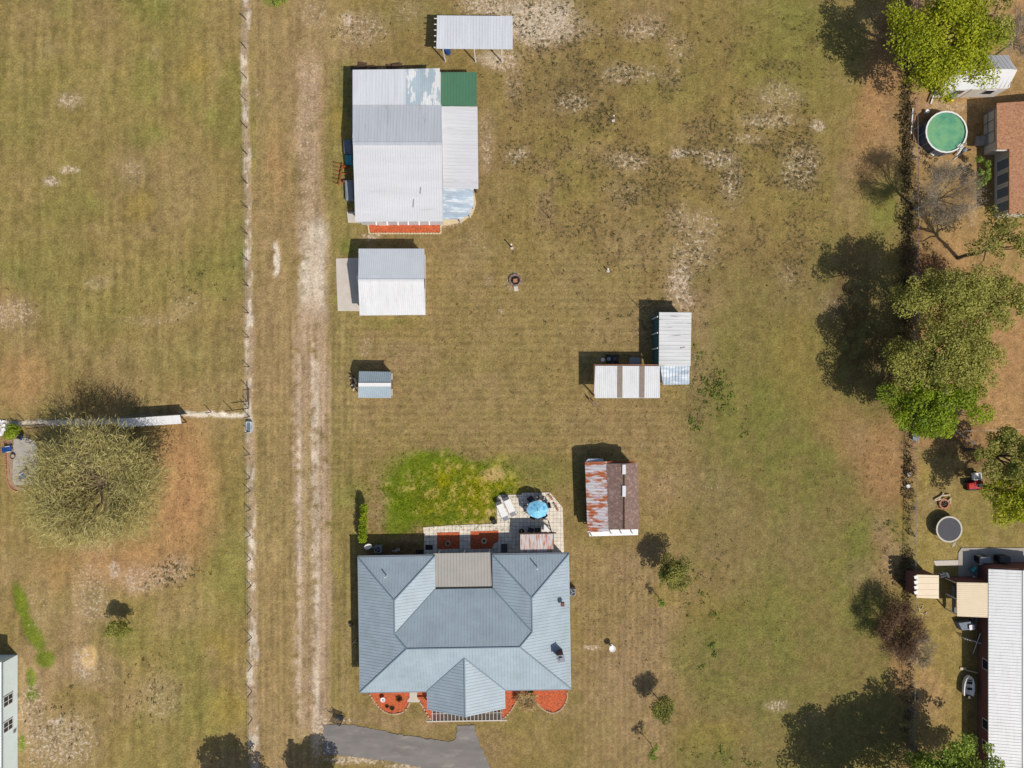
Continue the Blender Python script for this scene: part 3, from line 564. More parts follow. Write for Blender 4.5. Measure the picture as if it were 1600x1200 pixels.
def garage():
    t = thing('garage', 'detached garage with bright white south roof slope beside a concrete slab', 'garage', G(612, 445, 0)); Y = (0, 1)
    roofpart(t, 'shaded_roof_side', [(560.5,388.5,2.7),(663,388.5,2.7),(662.5,438,3.9),(559.5,438,3.9)], M['garageshade'], Y, .2, .08, .018)
    roofpart(t, 'sunny_roof_side', [(559.5,438,3.9),(662.5,438,3.9),(664.5,492,2.7),(562,493,2.7)], M['brightroof'], Y, .2, .08, .018)
    a, b = G(559.5, 438, 3.92), G(662.5, 438, 3.92); MB().cbox((a+b)/2, (b-a).length, .22, .03).build('ridge_cap', M['brightroof'], t, True)
    x0, x1 = G(565,0,2.7).x, G(660,0,2.7).x; y0, y1 = G(0,488,2.7).y, G(0,392,2.7).y
    w_ = gable_walls(t, (x0, x1, y0, y1, 2.62, 2.62, 3.78, G(0,438,3.9).y), 'x', M['whitewall'])
    q = (y0+y1)/2; MB().box(x0-.06, x0-.003, q-2.4, q+.6, .02, 2.2).build('garage_door', M['white'], t, True)
    d = MB().box(x0-.06, x0-.003, q+1.2, q+2.1, .02, 2.1).build('door', M['wall'], t, True); MB().box(x0-.12, x0-.07, q+1.3, q+1.36, .98, 1.05).build('handle', M['black'], d, True)
    windows(t, [(x1, q, 1.5, 1, 1, math.pi/2), ((x0+x1)/2, y0, 1.5, 1.2, 1, 0), ((x0+x1)/2, y1, 1.5, 1.2, 1, math.pi)])
    g = G(554, 440, 1.4); l = MB().tube((x0, q+.4, 2.9), (x0-.35, q+.4, 2.85), .05).lathe((x0-.35, q+.4, 2.7), [(.02,.18),(.16,.02),(.16,0),(0,0)], 10); l.build('wall_lamp', M['white'], t, True)
garage()
def small_shed():
    t = thing('garden_shed', 'tiny pale blue roofed shed with a white ridge beside a log pile', 'shed', G(586, 600, 0)); Y = (0, 1)
    roofpart(t, 'roof_side', [(561,580,2.1),(611.5,581,2.1),(611,600,2.75),(560,600,2.75)], M['blueroof'], Y, .2, .06, .03)
    roofpart(t, 'roof_side', [(560,600,2.75),(611,600,2.75),(611,622,2.1),(559.5,621.5,2.1)], M['blueroof'], Y, .2, .06, .03)
    a, b = G(560, 601, 2.79), G(611, 601, 2.79); MB().cbox((a+b)/2, (b-a).length, .36, .03).build('ridge_cap', M['white'], t, True)
    x0, x1 = G(563.5,0,2.1).x, G(608,0,2.1).x; y0, y1 = G(0,619,2.1).y, G(0,583,2.1).y
    gable_walls(t, (x0, x1, y0, y1, 2.03, 2.03, 2.64, G(0,600,2.75).y), 'x', M['whitewall'])
    MB().box(x1+.003, x1+.05, (y0+y1)/2-.45, (y0+y1)/2+.45, .02, 1.9).build('door', M['wood'], t, True)
    for i in range(9):
        q = G(553+random.uniform(-3, 4), 588+i*2.6, .1); a = random.uniform(0, math.pi); r = random.uniform(.07, .12); v = Vector((math.cos(a), math.sin(a), 0))*.3; z = r+random.choice((0, .18))
        o = MB().tube(q+v+Vector((0,0,z)), q-v+Vector((0,0,z)), r, r*.85, 8).build('log', M['fresh'] if i % 2 else M['darkwood'])
        tag(o, ('pale' if i % 2 else 'dark')+' split log, '+['northernmost','second from the north','third from the north','fourth from the north','in the very middle','fourth from the south','third from the south','second from the south','southernmost'][i]+' in the pile beside the tiny blue shed', 'log', 'logs heaped beside the tiny shed')
small_shed()
def lshed():
    t = thing('workshop_shed', 'streaky white roofed shed with teal walls and a tin annex', 'shed', G(1050, 530, 0)); X = (1, 0); Y = (0, 1)
    roofpart(t, 'roof', [(1030,488,2.75),(1080.5,488,2.5),(1079,571.5,2.5),(1029.5,572,2.75)], M['oldwhite'], X, .36, .1, .035)
    roofpart(t, 'annex_roof', [(1032,572,2.55),(1077.5,571.5,2.45),(1077,600.5,2.3),(1036,601.5,2.3)], M['tin'], Y, .3, .08, .04)
    x0, x1 = G(1028.5,0,2.6).x, G(1077,0,2.5).x; y0, y1 = G(0,570,2.5).y, G(0,491,2.5).y
    MB().box(x0, x1, y0, y1, 0, 2.4).build('wall', M['tealwall'], t, True)
    MB().box(x0+.5, x1-.15, G(0,598,2.3).y, y0-.01, 0, 2.2).build('annex_wall', M['whitewall'], t, True)
    for py in (495, 520, 544): q = G(1029, py, 2.5); MB().cbox((x0-.05, q.y, 1.3), .1, .12, 2.6, 0).build('post', M['white'], t, True)
    for k, (cx, cy, w_, h_) in enumerate([(1052,529,1.5,.55),(1068,544,.5,.12)]):
        q = G(cx, cy, 2.66); MB().cbox((q.x, q.y, 2.675), w_, h_, .02, .05).build('stain', M['oldwhite'], t, True)
    t = thing('carport', 'white roofed carport with two brown see-through roof strips', 'carport', G(975, 595, 0))
    P = [(930,571.5,2.55),(1031,572,2.55),(1031,622,2.4),(928,622,2.4)]
    r = roofpart(t, 'roof', P, M['brightroof'], Y, .2, .07, .018)
    for x in (969, 1003.5):
        q0 = G(x-4, 572.5, 2.58); q1 = G(x+3.5, 621.5, 2.44)
        MB().slab([(q0.x,q0.y,2.6),(q1.x,q0.y,2.6),(q1.x,q1.y,2.45),(q0.x,q1.y,2.45)], .02).build('skylight_strip', M['skylight'], r, True)
    for px in (933, 965, 1000, 1027):
        for py in (574, 619): post(t, px, py, 2.36, 2.4, 'wood', .06)
    q = G(930, 571.5, 2.4); q1 = G(928, 622, 2.4); MB().box(q.x-.12, q.x-.04, q1.y, q.y+.15, 2.3, 2.42).box(q.x-.1, q.x+6.2, q.y+.02, q.y+.12, 2.3, 2.42).build('frame', M['clay'], t, True)
    # things in its shade
    def junk(name, label, cat, px, py, f):
        q = G(px, py, .3); tt = thing(name, label, cat, (q.x, q.y, 0)); f(tt)
    def mower(tt):
        MB().cbox((0,0,.45), 1.0, .7, .35, .2).build('body', M['black'], tt); MB().cbox((.15,0,.75), .35, .4, .3, .2).build('seat', M['dkgrey'], tt)
        for a, b in ((.4,.35),(-.4,.35),(.4,-.35),(-.4,-.35)): MB().tube((a, b-.08, .25), (a, b+.08, .25), .25, n=12).build('wheel', M['rubber'], tt)
        MB().lathe((-.4,0,.62), [(.18,0),(.2,.04),(.0,.04)], 12).build('steering_wheel', M['grey'], tt)
    junk('riding_mower', 'black riding mower in the shade north of the white carport', 'mower', 957, 561, mower)
    def table(tt):
        MB().cbox((0,0,.72), 1.1, .8, .06).build('table_top', M['grey'], tt, bevel=.02)
        for a in (-.48,.48):
            for b in (-.33,.33): MB().cbox((a,b,.35), .05,.05,.7).build('leg', M['grey'], tt)
    junk('work_table', 'grey work table in the shade between carport and teal shed', 'table', 991, 565, table)
    q = G(942, 562, .4); o = MB().lathe((q.x, q.y, 0), [(0,0),(.16,0),(.2,.35),(.18,.35),(.0,.3)], 14).build('bucket', M['white']); tag(o, 'white bucket in the shade left of the black mower', 'bucket')
    for px, py, a, l, lb in ((930,632,-.9,.9,'shorter sawhorse, nearer the south west corner of the white carport'),(925,629,-.85,1.1,'longer sawhorse, further left of the white carport corner')):
        q = G(px, py, 0); d = Vector((math.cos(a), math.sin(a), 0))*l*.5; o = MB().tube(Vector((q.x, q.y, .45))-d, Vector((q.x, q.y, .5))+d, .09, .08, 8); 
        for s in (-1, 1): o.tube(Vector((q.x, q.y, 0))+d*.7*s, Vector((q.x, q.y, .42))+d*.7*s, .05, .05, 6)
        tag(o.build('sawhorse', M['wood']), lb, 'sawhorse', 'sawhorses by the carport')
lshed()
def rustshed():
    t = thing('old_shed', 'old shed with brown shingles and a rusty tin lean-to roof', 'shed', G(955, 780, 0)); X = (1, 0)
    roofpart(t, 'lean_to_roof', [(914,722,2.15),(948,721,2.6),(951.5,830,2.6),(918,832,2.15)], M['rustroof'], X, .3, .1, .04)
    roofpart(t, 'shingle_roof_side', [(947.5,725,2.62),(975,725,3.2),(977,827.5,3.2),(951,827.5,2.62)], M['shingle'], X, 0)
    roofpart(t, 'shingle_roof_side', [(975,725,3.2),(996,723,2.35),(999,827,2.35),(977,827.5,3.2)], M['shingle'], X, 0)
    for y0, y1 in ((726,741),(759,776)): a, b = G(974.8, y0, 3.24), G(975.5, y1, 3.24); MB().cbox((a+b)/2, .34, (b-a).length, .03).build('ridge_cap', M['brightroof'], t, True)
    for y0, y1 in ((741.3,758.7),(776.3,827)): a, b = G(974.8, y0, 3.23), G(975.8, y1, 3.23); MB().cbox((a+b)/2, .12, (b-a).length, .03).build('ridge_cap', M['darkwood'], t, True)
    x0, x1 = G(949,0,2.6).x, G(994,0,2.4).x; y0, y1 = G(0,824,2.4).y, G(0,728,2.4).y
    gable_walls(t, (x0, x1, y0, y1, 2.55, 2.3, 3.08, G(976,0,3.2).x), 'y', M['whitewall'])
    MB().box(G(919,0,2.1).x, x0-.01, y0, y1, 0, 2.1).build('lean_to_wall', M['darkwood'], t, True)
    a, b = G(948, 723, 2.5), G(992, 721.5, 2.45); MB().cbox((a+b)/2, (b-a).length, .16, .16).build('beam', M['rust'], t, True)
    roofpart(t, 'tin_awning', [(919,717,2.0),(941,716.5,2.1),(944,721.5,2.3),(914,722,2.1)], M['tin'], (0, 1), .2)
    P = [G(920,829,2.0), G(997,826,2.0), G(997,836,1.8), G(921,838,1.8)]; s_ = MB(); s_.slab(P, .06); s_.build('white_pent_board', M['white'], t, True)
    for px, py in ((924,836),(954,831.5),(970,831),(987,831)):
        q = G(px, py, 2.05); MB().cbox((q.x, q.y, 2.02), .1, .4, .12, .5).build('bracket', M['grey'], t, True)
    q = G(917,812,0); q2 = G(906, 803, 0); MB().tube((q.x, q.y, 1.9), (q.x-.3, q.y-.4, 0), .05).build('prop_post', M['wood'], t, True)
    MB().box(x1+.003, x1+.05, (y0+y1)/2-.4, (y0+y1)/2+.5, .02, 2.0).build('door', M['darkwood'], t, True)
rustshed()
def feeder():
    t = thing('feed_shelter', 'long low white roofed livestock shelter along the cross fence under the bare tree', 'shelter', G(210, 660, 0))
    roofpart(t, 'roof', [(184,654.6,1.75),(281,648.5,1.75),(283.5,662,1.5),(186,668,1.5)], M['brightroof'], (0, 1), .3)
    MB().add([G(186,654.5,1.7)+Vector((0,0,-1.7)), G(280,648.5,1.7)+Vector((0,0,-1.7)), G(280,648.5,1.68), G(186,654.5,1.68)], [(0,1,2,3)]).build('back_panel', M['grey'], t, True)
    for px, py in ((189,665.5),(235,663.5),(280,661)): post(t, px, py, 1.45, 1.5, 'darkwood', .05)
feeder()

# ------------------------------------------------------------------ neighbours
def left_house():
    t = thing('neighbour_house', 'pale blue sided house cut by the left edge of the photo', 'house', G(-60, 1110, 0))
    b = G(27.5, 1023, 0); x1 = b.x; y1 = b.y; x0 = x1-9; y0 = y1-15; h = 2.9
    gable_walls(t, (x0, x1, y0, y1, h, h, h+1.6, (x0+x1)/2), 'y', M['bluewall'])
    xm = (x0+x1)/2
    for a, b_ in ((x0-.4, h-.12), (x1+.4, h-.12)):
        mb = MB(); P = [(a, y0-.4, b_), (a, y1+.4, b_), (xm, y1+.4, h+1.65), (xm, y0-.4, h+1.65)]; mb.slab(P, .06); mb.ribs(P, (1, 0), .3); mb.build('roof_side', M['bluewall'], t, True)
    for cy in (1094, 1134):
        q = G(14, cy+4, .8); yy = G(14, cy, 0).y*(1-.02)
        f = MB().box(x1+.003, x1+.07, yy-.55, yy+.55, .75, 2.05).build('window', M['white'], t, True)
        MB().box(x1+.071, x1+.09, yy-.45, yy+.45, .85, 1.95).build('pane', M['glass'], f, True)
        MB().box(x1+.091, x1+.11, yy-.03, yy+.03, .85, 1.95).box(x1+.0915, x1+.112, yy-.45, yy+.45, 1.38, 1.42).build('glazing_bar', M['white'], f, True)
    q = G(22, 1142, .4); MB().cbox((x1+.05, q.y, .5), .12, .25, .3).build('meter_box', M['grey'], t, True)
left_house()
def white_shed():
    t = thing('white_outbuilding', 'white sided outbuilding half hidden by the bright green tree', 'shed', G(1520, 130, 0))
    e = 2.1; r = 3.5
    roofpart(t, 'sunny_roof_side', [(1478,108,r),(1584,108,r),(1577.5,137,e),(1476,141,e)], M['brightroof'], (0, 1), .4, .05, .02)
    roofpart(t, 'shaded_roof_side', [(1478,108,r),(1584,108,r),(1576,86,e),(1474,86,e)], M['greyroof'], (0, 1), .4, .05, .02)  # same white roof, grey material paints the shade on this slope
    x0, x1 = G(1480,0,e).x, G(1575,0,e).x; y0, y1 = G(0,138,e).y, G(0,88,e).y
    gable_walls(t, (x0, x1, y0, y1, e-.05, e-.05, r-.12, G(0,108,r).y), 'x', M['whitewall'])
    windows(t, [(x0+1.6, y0, 1.3, .9, .8, 0), (x0+4.6, y0, 1.3, .9, .8, 0)])
    MB().box(x0+2.6, x0+3.5, y0-.05, y0-.003, .02, 1.9).build('door', M['wall'], t, True)
white_shed()
def brown_house():
    t = thing('brown_roof_house', 'terracotta brown shingled house at the right edge near the pool', 'house', G(1600, 250, 0))
    e = 2.45; r = 3.5
    P = [G(1557.5,161,e), G(1557.5,234,e), G(1575,234,e), G(1575.5,335,e)]
    xr = P[0].x+6.5; y0 = P[3].y; y1 = P[0].y; ym = P[1].y; k = (r-e)/6.5
    mb = MB(); mb.slab([P[0], P[1], (P[2].x, ym, e+k*(P[2].x-P[0].x)), (P[2].x-.0, y0, e+k*(P[2].x-P[0].x)), (xr, y0, r), (xr, y1, r)], .12); mb.build('roof_side', M['redshingle'], t, True)
    mb = MB(); mb.slab([(xr, y0, r), (xr+6.5, y0, e), (xr+6.5, y1, e), (xr, y1, r)], .12); mb.build('roof_side', M['redshingle'], t, True)
    MB().prism([(P[0].x+.4, y1-.3), (P[0].x+.4, ym+.3), (P[2].x+.4, ym+.3), (P[2].x+.4, y0+.3), (xr+6.1, y0+.3), (xr+6.1, y1-.3)], 0, 2.4).build('wall', M['wall'], t, True)
    for i in range(4):
        q = G(1572, 246+i*22, 1.5); f = MB().box(P[2].x+.33, P[2].x+.397, q.y-1.2, q.y-.1, .4, 2.2).build('window', M['white'], t, True)
        MB().box(P[2].x+.31, P[2].x+.329, q.y-1.12, q.y-.18, .5, 2.1).build('pane', M['tarp'], f, True)
    q = G(1566, 236, 2.4); MB().cbox((P[1].x+.6, ym-.03, e-.12), 1.2, .06, .2).build('fascia', M['white'], t, True)
    t = thing('screened_stoop', 'grey slatted stoop against the west wall of the brown house', 'stoop', G(1545, 200, 0))
    a = G(1549, 172, .9); mb = MB(); mb.box(a.x-.2, a.x+1.2, a.y-3.4, a.y, .6, .7); mb.build('deck', M['grey'], t, True)
    for k in range(4): MB().box(a.x-.2, a.x-.14, a.y-3.4+k*1.1, a.y-3.34+k*1.1, 0, 1.6).build('post', M['grey'], t, True)
    MB().box(a.x-.2, a.x-.15, a.y-3.4, a.y, 1.55, 1.62).build('rail', M['grey'], t, True)
    MB().box(a.x-1.1, a.x-.2, a.y-3.3, a.y-2.4, 0, .3).box(a.x-.65, a.x-.2, a.y-3.3, a.y-2.4, .3, .48).build('step', M['dconc'], t, True)
brown_house()
def brick_house():
    t = thing('brick_house', 'red brick house with bright white ribbed roof at the right edge', 'house', G(1620, 1050, 0))
    e = 2.2; r = 2.75; x0 = G(1544.5,0,e).x; xr = G(1599.5,0,r).x; y1 = G(0,889,e).y; y0 = y1-26
    for a in (x0, 2*xr-x0):
        P = [(a, y0, e), (a, y1, e), (xr, y1, r), (xr, y0, r)]; mb = MB(); mb.slab(P, .08); mb.ribs(P, (1, 0), .3, .08, .03, .0); mb.build('roof_side', M['brightroof'], t, True)
    MB().cbox((xr, (y0+y1)/2, r+.03), .25, 26, .04).build('ridge_cap', M['brightroof'], t, True)
    gable_walls(t, (x0+.4, 2*xr-x0-.4, y0+.3, y1+.12, e-.11, e-.11, r-.12, xr), 'y', M['brick'])
    windows(t, [(x0+.4, G(0,y,1.5).y, 1.3, .9, .9, -math.pi/2) for y in (1040, 1134, 1168)])
    # beige porch
    pr = roofpart(t, 'porch_roof', [(1495,910,2.0),(1544.5,911,2.15),(1544.5,965,2.15),(1495.5,963,2.0)], M['beigepanel'], (1, 0), .2, .04, .02)
    for y in (912, 937, 961): post(t, 1497, y, 1.93, 1.95, 'white', .05)
    q = G(1496, 911, 2.0); MB().box(q.x, x0+.39, q.y, q.y+.1, 0, 1.9).build('porch_wall', M['brick'], t, True)
    a = G(1496, 950, 1.0); MB().box(a.x-.3, a.x-.15, a.y-.6, a.y+2.2, .6, 1.0).build('porch_rail', M['tarp'], t, True)
brick_house()
def hut():
    t = thing('storage_hut', 'small square hut with flat cream roof between fence and brick house', 'hut', G(1450, 917, 0)); e = 2.3
    roofpart(t, 'roof', [(1432,898,e),(1467,899,e),(1467,935.5,e-.1),(1432,934,e-.1)], M['beigepanel'], (1, 0), .6, .06, .02, .08)
    q0 = G(1434,900,e); q1 = G(1465,933,e); MB().box(q0.x, q1.x, q1.y, q0.y, 0, e-.12).build('wall', M['brick'], t, True)
    for i in range(4): q = G(1431, 900+i*8, e); MB().cbox((q.x, q.y-.1, e+.02), .35, .3, .08, .3).build('roof_tile', M['white'], t, True)
    MB().box(q1.x+.003, q1.x+.05, (q0.y+q1.y)/2-.4, (q0.y+q1.y)/2+.4, 0, 1.9).build('door', M['white'], t, True)
hut()

# ------------------------------------------------------------------ vegetation
LM = dict(yellow=leafmat('yellow_green_leaves', (204,206,44), (146,158,34), .35), bright=leafmat('bright_green_leaves', (182,200,44), (118,142,34), .35), olive=leafmat('olive_leaves', (196,192,96), (140,142,66), .35),
    oak=leafmat('oak_leaves', (186,180,92), (116,124,56), .35), willow=leafmat('olive_yellow_twigs', (226,216,146), (176,164,100), .3), dead=leafmat('dead_brown_twigs', (150,116,84), (86,62,46), .1), pale=leafmat('pale_grey_twigs', (186,170,146), (132,118,96), .1),
    green=leafmat('fresh_green_leaves', (172,190,76), (112,138,48), .3), tan=leafmat('dry_tan_fronds', (236,212,160), (200,168,112), .2), weed=leafmat('weed_leaves', (140,160,60), (94,118,40)), brush=leafmat('brown_brush', (134,110,76), (80,70,44), .1), tuft=leafmat('dull_weed_tufts', (120,110,70), (78,74,44), .1), lawn=leafmat('lawn_grass', (184,186,40), (116,138,28), .35), dry=leafmat('dry_grass', (188,166,110), (140,122,70), .2))
def rnd_unit(n):
    v = RNG.normal(size=(n, 3)); return v/np.linalg.norm(v, axis=1)[:, None]
def quads(c, a, b, l, w_):
    """leaf cards: centre, two axes, length, width"""
    a = a*l[:, None]/2; b = b*w_[:, None]/2
    return np.stack([c-a-b*.35, c-b, c+a-b*.2, c+b], 1).reshape(-1, 3)
def limb(mb, p0, p1, r0, r1, seg=4, sag=.1, n=6):
    p0 = Vector(p0); p1 = Vector(p1); L_ = (p1-p0).length; pts = [p0]
    for i in range(1, seg): pts.append(p0.lerp(p1, i/seg)+Vector((random.uniform(-1, 1), random.uniform(-1, 1), random.uniform(-.4, 1)))*L_*sag*.5)
    pts.append(p1)
    for i in range(seg): mb.tube(pts[i], pts[i+1], r0+(r1-r0)*i/seg, r0+(r1-r0)*(i+1)/seg, n)
    return pts
def tree(name, label, px, py, hc, rx, ry, rz, lm, ncl=46, nl=9000, ls=.3, cr=.30, bark='bark', r0=.22, lean=(0, 0), shell=.55, cat='tree', group=None):
    c = G(px, py, hc); c2 = np.array(c); base = Vector((c.x+lean[0], c.y+lean[1], 0)); t = thing(name, label, cat, base, 0, group); o = np.array(base)
    d = rnd_unit(ncl); d[:, 2] = np.where(d[:, 2] < -.35, -d[:, 2], d[:, 2]); rad = RNG.uniform(shell*.6, 1.04, ncl)**.7
    cl = c2+d*rad[:, None]*np.array([rx, ry, rz])*RNG.uniform(.78, 1.14, (ncl, 1)); cs = RNG.uniform(.45, 1.5, ncl)*cr*min(rx, ry)
    w_ = cs**2; idx = RNG.choice(ncl, nl, p=w_/w_.sum()); u = rnd_unit(nl); u[:, 2] = np.where(u[:, 2] < -.2, -u[:, 2]*.6, u[:, 2])
    p = cl[idx]+u*(cs[idx]*RNG.uniform(.35, 1.05, nl)**.6)[:, None]*np.array([1, 1, .75])
    nrm = u*.6+rnd_unit(nl)*.7+np.array([0, 0, .35]); nrm /= np.linalg.norm(nrm, axis=1)[:, None]
    a = np.cross(nrm, rnd_unit(nl)); a /= np.linalg.norm(a, axis=1)[:, None]; b = np.cross(nrm, a); s_ = RNG.uniform(.6, 1.3, nl)*ls
    tint = np.clip(RNG.uniform(0, 1, ncl)[idx]*.6+RNG.uniform(0, 1, nl)*.5-.05, 0, 1)
    quads_mesh('crown', quads(p-o, a, b, s_, s_*.7), 4, lm, t, tint)
    mb = MB(); top = Vector((c2[0], c2[1], max(.6, hc-rz*.55)))-base; limb(mb, (0, 0, 0), top, r0, r0*.65, 4, .04, 8)
    order = sorted(range(ncl), key=lambda i: -cs[i])[:max(7, ncl//2)]
    for i in order: limb(mb, top*random.uniform(.8, 1), Vector(cl[i]-o), r0*.42, r0*.1, 4, .12, 5)
    mb.build('trunk', M[bark], t); return t
def twiggy(name, label, px, py, hc, rx, ry, rz, lm, nb=90, tw=90, tl=.9, tww=.045, bark='bark', r0=.25, cat='tree', arms=11):
    """bare or nearly bare crown: limbs, branches and swept twigs"""
    c = G(px, py, hc); base = Vector((c.x, c.y, 0)); t = thing(name, label, cat, base); mb = MB(); top = Vector((0, 0, max(.3, hc-rz*.8))); limb(mb, (0, 0, 0), top, r0, r0*.8, 3, .03, 8)
    A_ = []; ends = []
    for i in range(arms):
        an = i/arms*2*math.pi+random.uniform(-.25, .25); f = random.uniform(.45, .7); q = Vector((math.cos(an)*rx*f, math.sin(an)*ry*f, hc+rz*random.uniform(-.1, .5))); pts = limb(mb, top, q, r0*.42, r0*.14, 5, .1, 5); A_.append(pts)
    for k in range(nb):
        pts = random.choice(A_); s_ = random.choice(pts[1:]); an = math.atan2(s_.y, s_.x)+random.gauss(0, .45); f = random.uniform(.55, 1.02)
        q = Vector((math.cos(an)*rx*f, math.sin(an)*ry*f, hc+rz*(.9*math.sqrt(max(0, 1-f*f*.9))+random.uniform(-.35, .1)))); e = limb(mb, s_, q, r0*.12, r0*.03, 4, .1, 4); ends.append((s_, q))
    mb.build('trunk', M[bark], t)
    S0 = np.array([tuple(a) for a, b in ends]); S1 = np.array([tuple(b) for a, b in ends]); n = nb*tw; k = RNG.integers(0, nb, n); f = RNG.uniform(.15, 1.1, n)[:, None]
    d = (S1-S0)[k]; d /= np.linalg.norm(d, axis=1)[:, None]; p = S0[k]*(1-f)+S1[k]*f+RNG.normal(size=(n, 3))*np.array([rx, ry, rz])*.085
    a = d+RNG.normal(size=(n, 3))*.75; a[:, 2] *= .6; a /= np.linalg.norm(a, axis=1)[:, None]; b = np.cross(a, rnd_unit(n)); b /= np.linalg.norm(b, axis=1)[:, None]
    quads_mesh('crown', quads(p, a, b, RNG.uniform(.5, 1.3, n)*tl, RNG.uniform(.7, 1.3, n)*tww), 4, lm, t, np.clip(RNG.uniform(0, 1, nb)[k]*.5+RNG.uniform(0, .6, n), 0, 1)); return t
tree('yellow_green_tree', 'large bright yellow green tree at the top right beside the white outbuilding', 1468, 58, 5.4, 5.2, 5.3, 2.8, LM['yellow'], 90, 30000, .21, .22, lean=(-.6, .4))
tree('thin_tree', 'thin olive gold tree between the bright yellow green tree and the right edge', 1545, 50, 5.0, 2.3, 2.6, 2.2, LM['olive'], 26, 3000, .2, .3)
tree('olive_tree', 'wide olive tree crown hanging over the fence line above the watermark place at the right', 1474, 462, 6.8, 4.5, 2.7, 2.2, LM['olive'], 66, 15000, .19, .32)
tree('olive_tree', 'loose olive tree next to the right edge below the brown roofed house', 1560, 470, 6.2, 3.6, 2.4, 2.0, LM['olive'], 34, 6500, .2, .36)
tree('oak_tree', 'round olive green tree directly above the bright green tree on the fence line', 1464, 560, 6.0, 4.9, 3.5, 2.6, LM['olive'], 80, 19000, .19, .25)
tree('olive_tree', 'yellowish olive tree on the sunny side of the round olive green tree', 1518, 556, 5.2, 2.3, 3.4, 2.0, LM['olive'], 34, 6000, .18, .34)
tree('bright_green_tree', 'vivid green dense tree south of the olive trees on the fence line', 1458, 634, 5.4, 4.4, 3.1, 2.2, LM['bright'], 64, 21000, .19, .28)
tree('open_tree', 'sparse open branched tree below the brown roofed house', 1563, 385, 6.0, 2.8, 3.4, 2.2, LM['oak'], 26, 3200, .2, .28, r0=.2)
tree('yard_tree', 'olive green tree at the right edge beside the red mower', 1572, 712, 5.8, 3.0, 2.2, 2.2, LM['olive'], 34, 7500, .22, .32)
tree('yard_tree', 'lighter green tree at the right edge below the red mower', 1590, 772, 5.0, 2.8, 2.4, 2.0, LM['yellow'], 30, 6500, .22, .34)
tree('big_shade_tree', 'mid green tree cut by the bottom edge left of the brick house', 1482, 1222, 4.7, 5.6, 4.7, 2.7, LM['green'], 80, 20000, .24, .22, r0=.35)
tree('shade_tree', 'dark green tree cut by the bottom edge left of the big mid green one', 1398, 1276, 5.6, 5.2, 5.0, 3.0, LM['oak'], 70, 16000, .26, .24, r0=.3)
tree('edge_tree', 'tree below the photo edge whose shadow crosses the long wire fence', 376, 1305, 6.0, 3.0, 3.2, 2.2, LM['oak'], 36, 8000, .26, .28)
tree('edge_tree', 'tree below the photo edge whose shadow falls across the lane beside the driveway', 500, 1292, 5.4, 2.9, 2.4, 1.8, LM['oak'], 34, 7000, .26, .28)
tree('small_tree', 'small round green tree east of the blue grey house with a dark shadow', 1053, 900, 2.7, 1.35, 1.45, 1.1, LM['oak'], 34, 7000, .15, .42, r0=.09)
tree('small_tree', 'thin small green tree near the bottom centre east of the red mulch', 1036, 1108, 2.2, 1.1, 1.05, .8, LM['oak'], 28, 4200, .13, .42, r0=.06)
tree('sapling', 'tiny green sapling between the two small trees east of the house', 1034, 940, 1.5, .45, .5, .5, LM['green'], 9, 500, .1, .4, r0=.04)
tree('sapling', 'narrow sapling near the bottom edge right of the driveway', 1023, 1178, 2.0, .55, .8, .7, LM['green'], 10, 600, .12, .4, r0=.04)
tree('sapling', 'small yellow green sapling on the speckled ground left of the lane', 186, 984, 1.9, 1.25, .8, .6, LM['olive'], 34, 5200, .12, .5, r0=.05)
tree('shrub', 'bright green clipped shrub at the corner of the blue chair patio', 20, 676, .7, .85, .7, .6, LM['bright'], 16, 1500, .13, .4, r0=.05, cat='shrub')
tree('shrub', 'dull green shrub in front of the screened windows of the brown roofed house', 1532, 270, 1.2, .8, 1.8, .9, LM['green'], 20, 1800, .16, .35, r0=.05, cat='shrub')
tree('shrub', 'green shrub on the top edge north of the lane', 432, 1, .5, .8, .5, .4, LM['green'], 10, 600, .14, .4, r0=.04, cat='shrub')
twiggy('willow_tree', 'huge olive bare twigged tree over the cross fence on the left', 150, 757, 5.4, 6.9, 5.9, 2.6, LM['willow'], 250, 100, .7, .05, r0=.4, arms=16)
twiggy('bare_tree', 'grey leafless tree south of the round green pool', 1478, 305, 5.2, 3.3, 3.1, 2.0, LM['pale'], 120, 100, .4, .022, 'palebark', .16)
twiggy('bare_tree', 'leafless grey tree at the top right edge behind the white outbuilding', 1600, 55, 5.2, 2.2, 2.6, 1.8, LM['pale'], 50, 50, .5, .03, 'palebark', .13)
twiggy('dead_shrub', 'reddish brown dead bush on the right fence line above the big shadow', 1404, 985, 2.0, 2.5, 2.9, 1.4, LM['dead'], 130, 90, .34, .036, 'darkwood', .09, cat='shrub')
twiggy('dead_shrub', 'pale leafless bush touching the brown dead bush from the right', 1438, 1012, 1.6, 1.4, 2.0, 1.0, LM['pale'], 50, 45, .4, .03, 'palebark', .06, cat='shrub')
twiggy('dry_palm', 'dry tan fronded palm in the notch of the right red mulch', 824, 1094, .55, 1.2, 1.1, .45, LM['tan'], 80, 16, .6, .04, 'palebark', .07, cat='plant', arms=14)
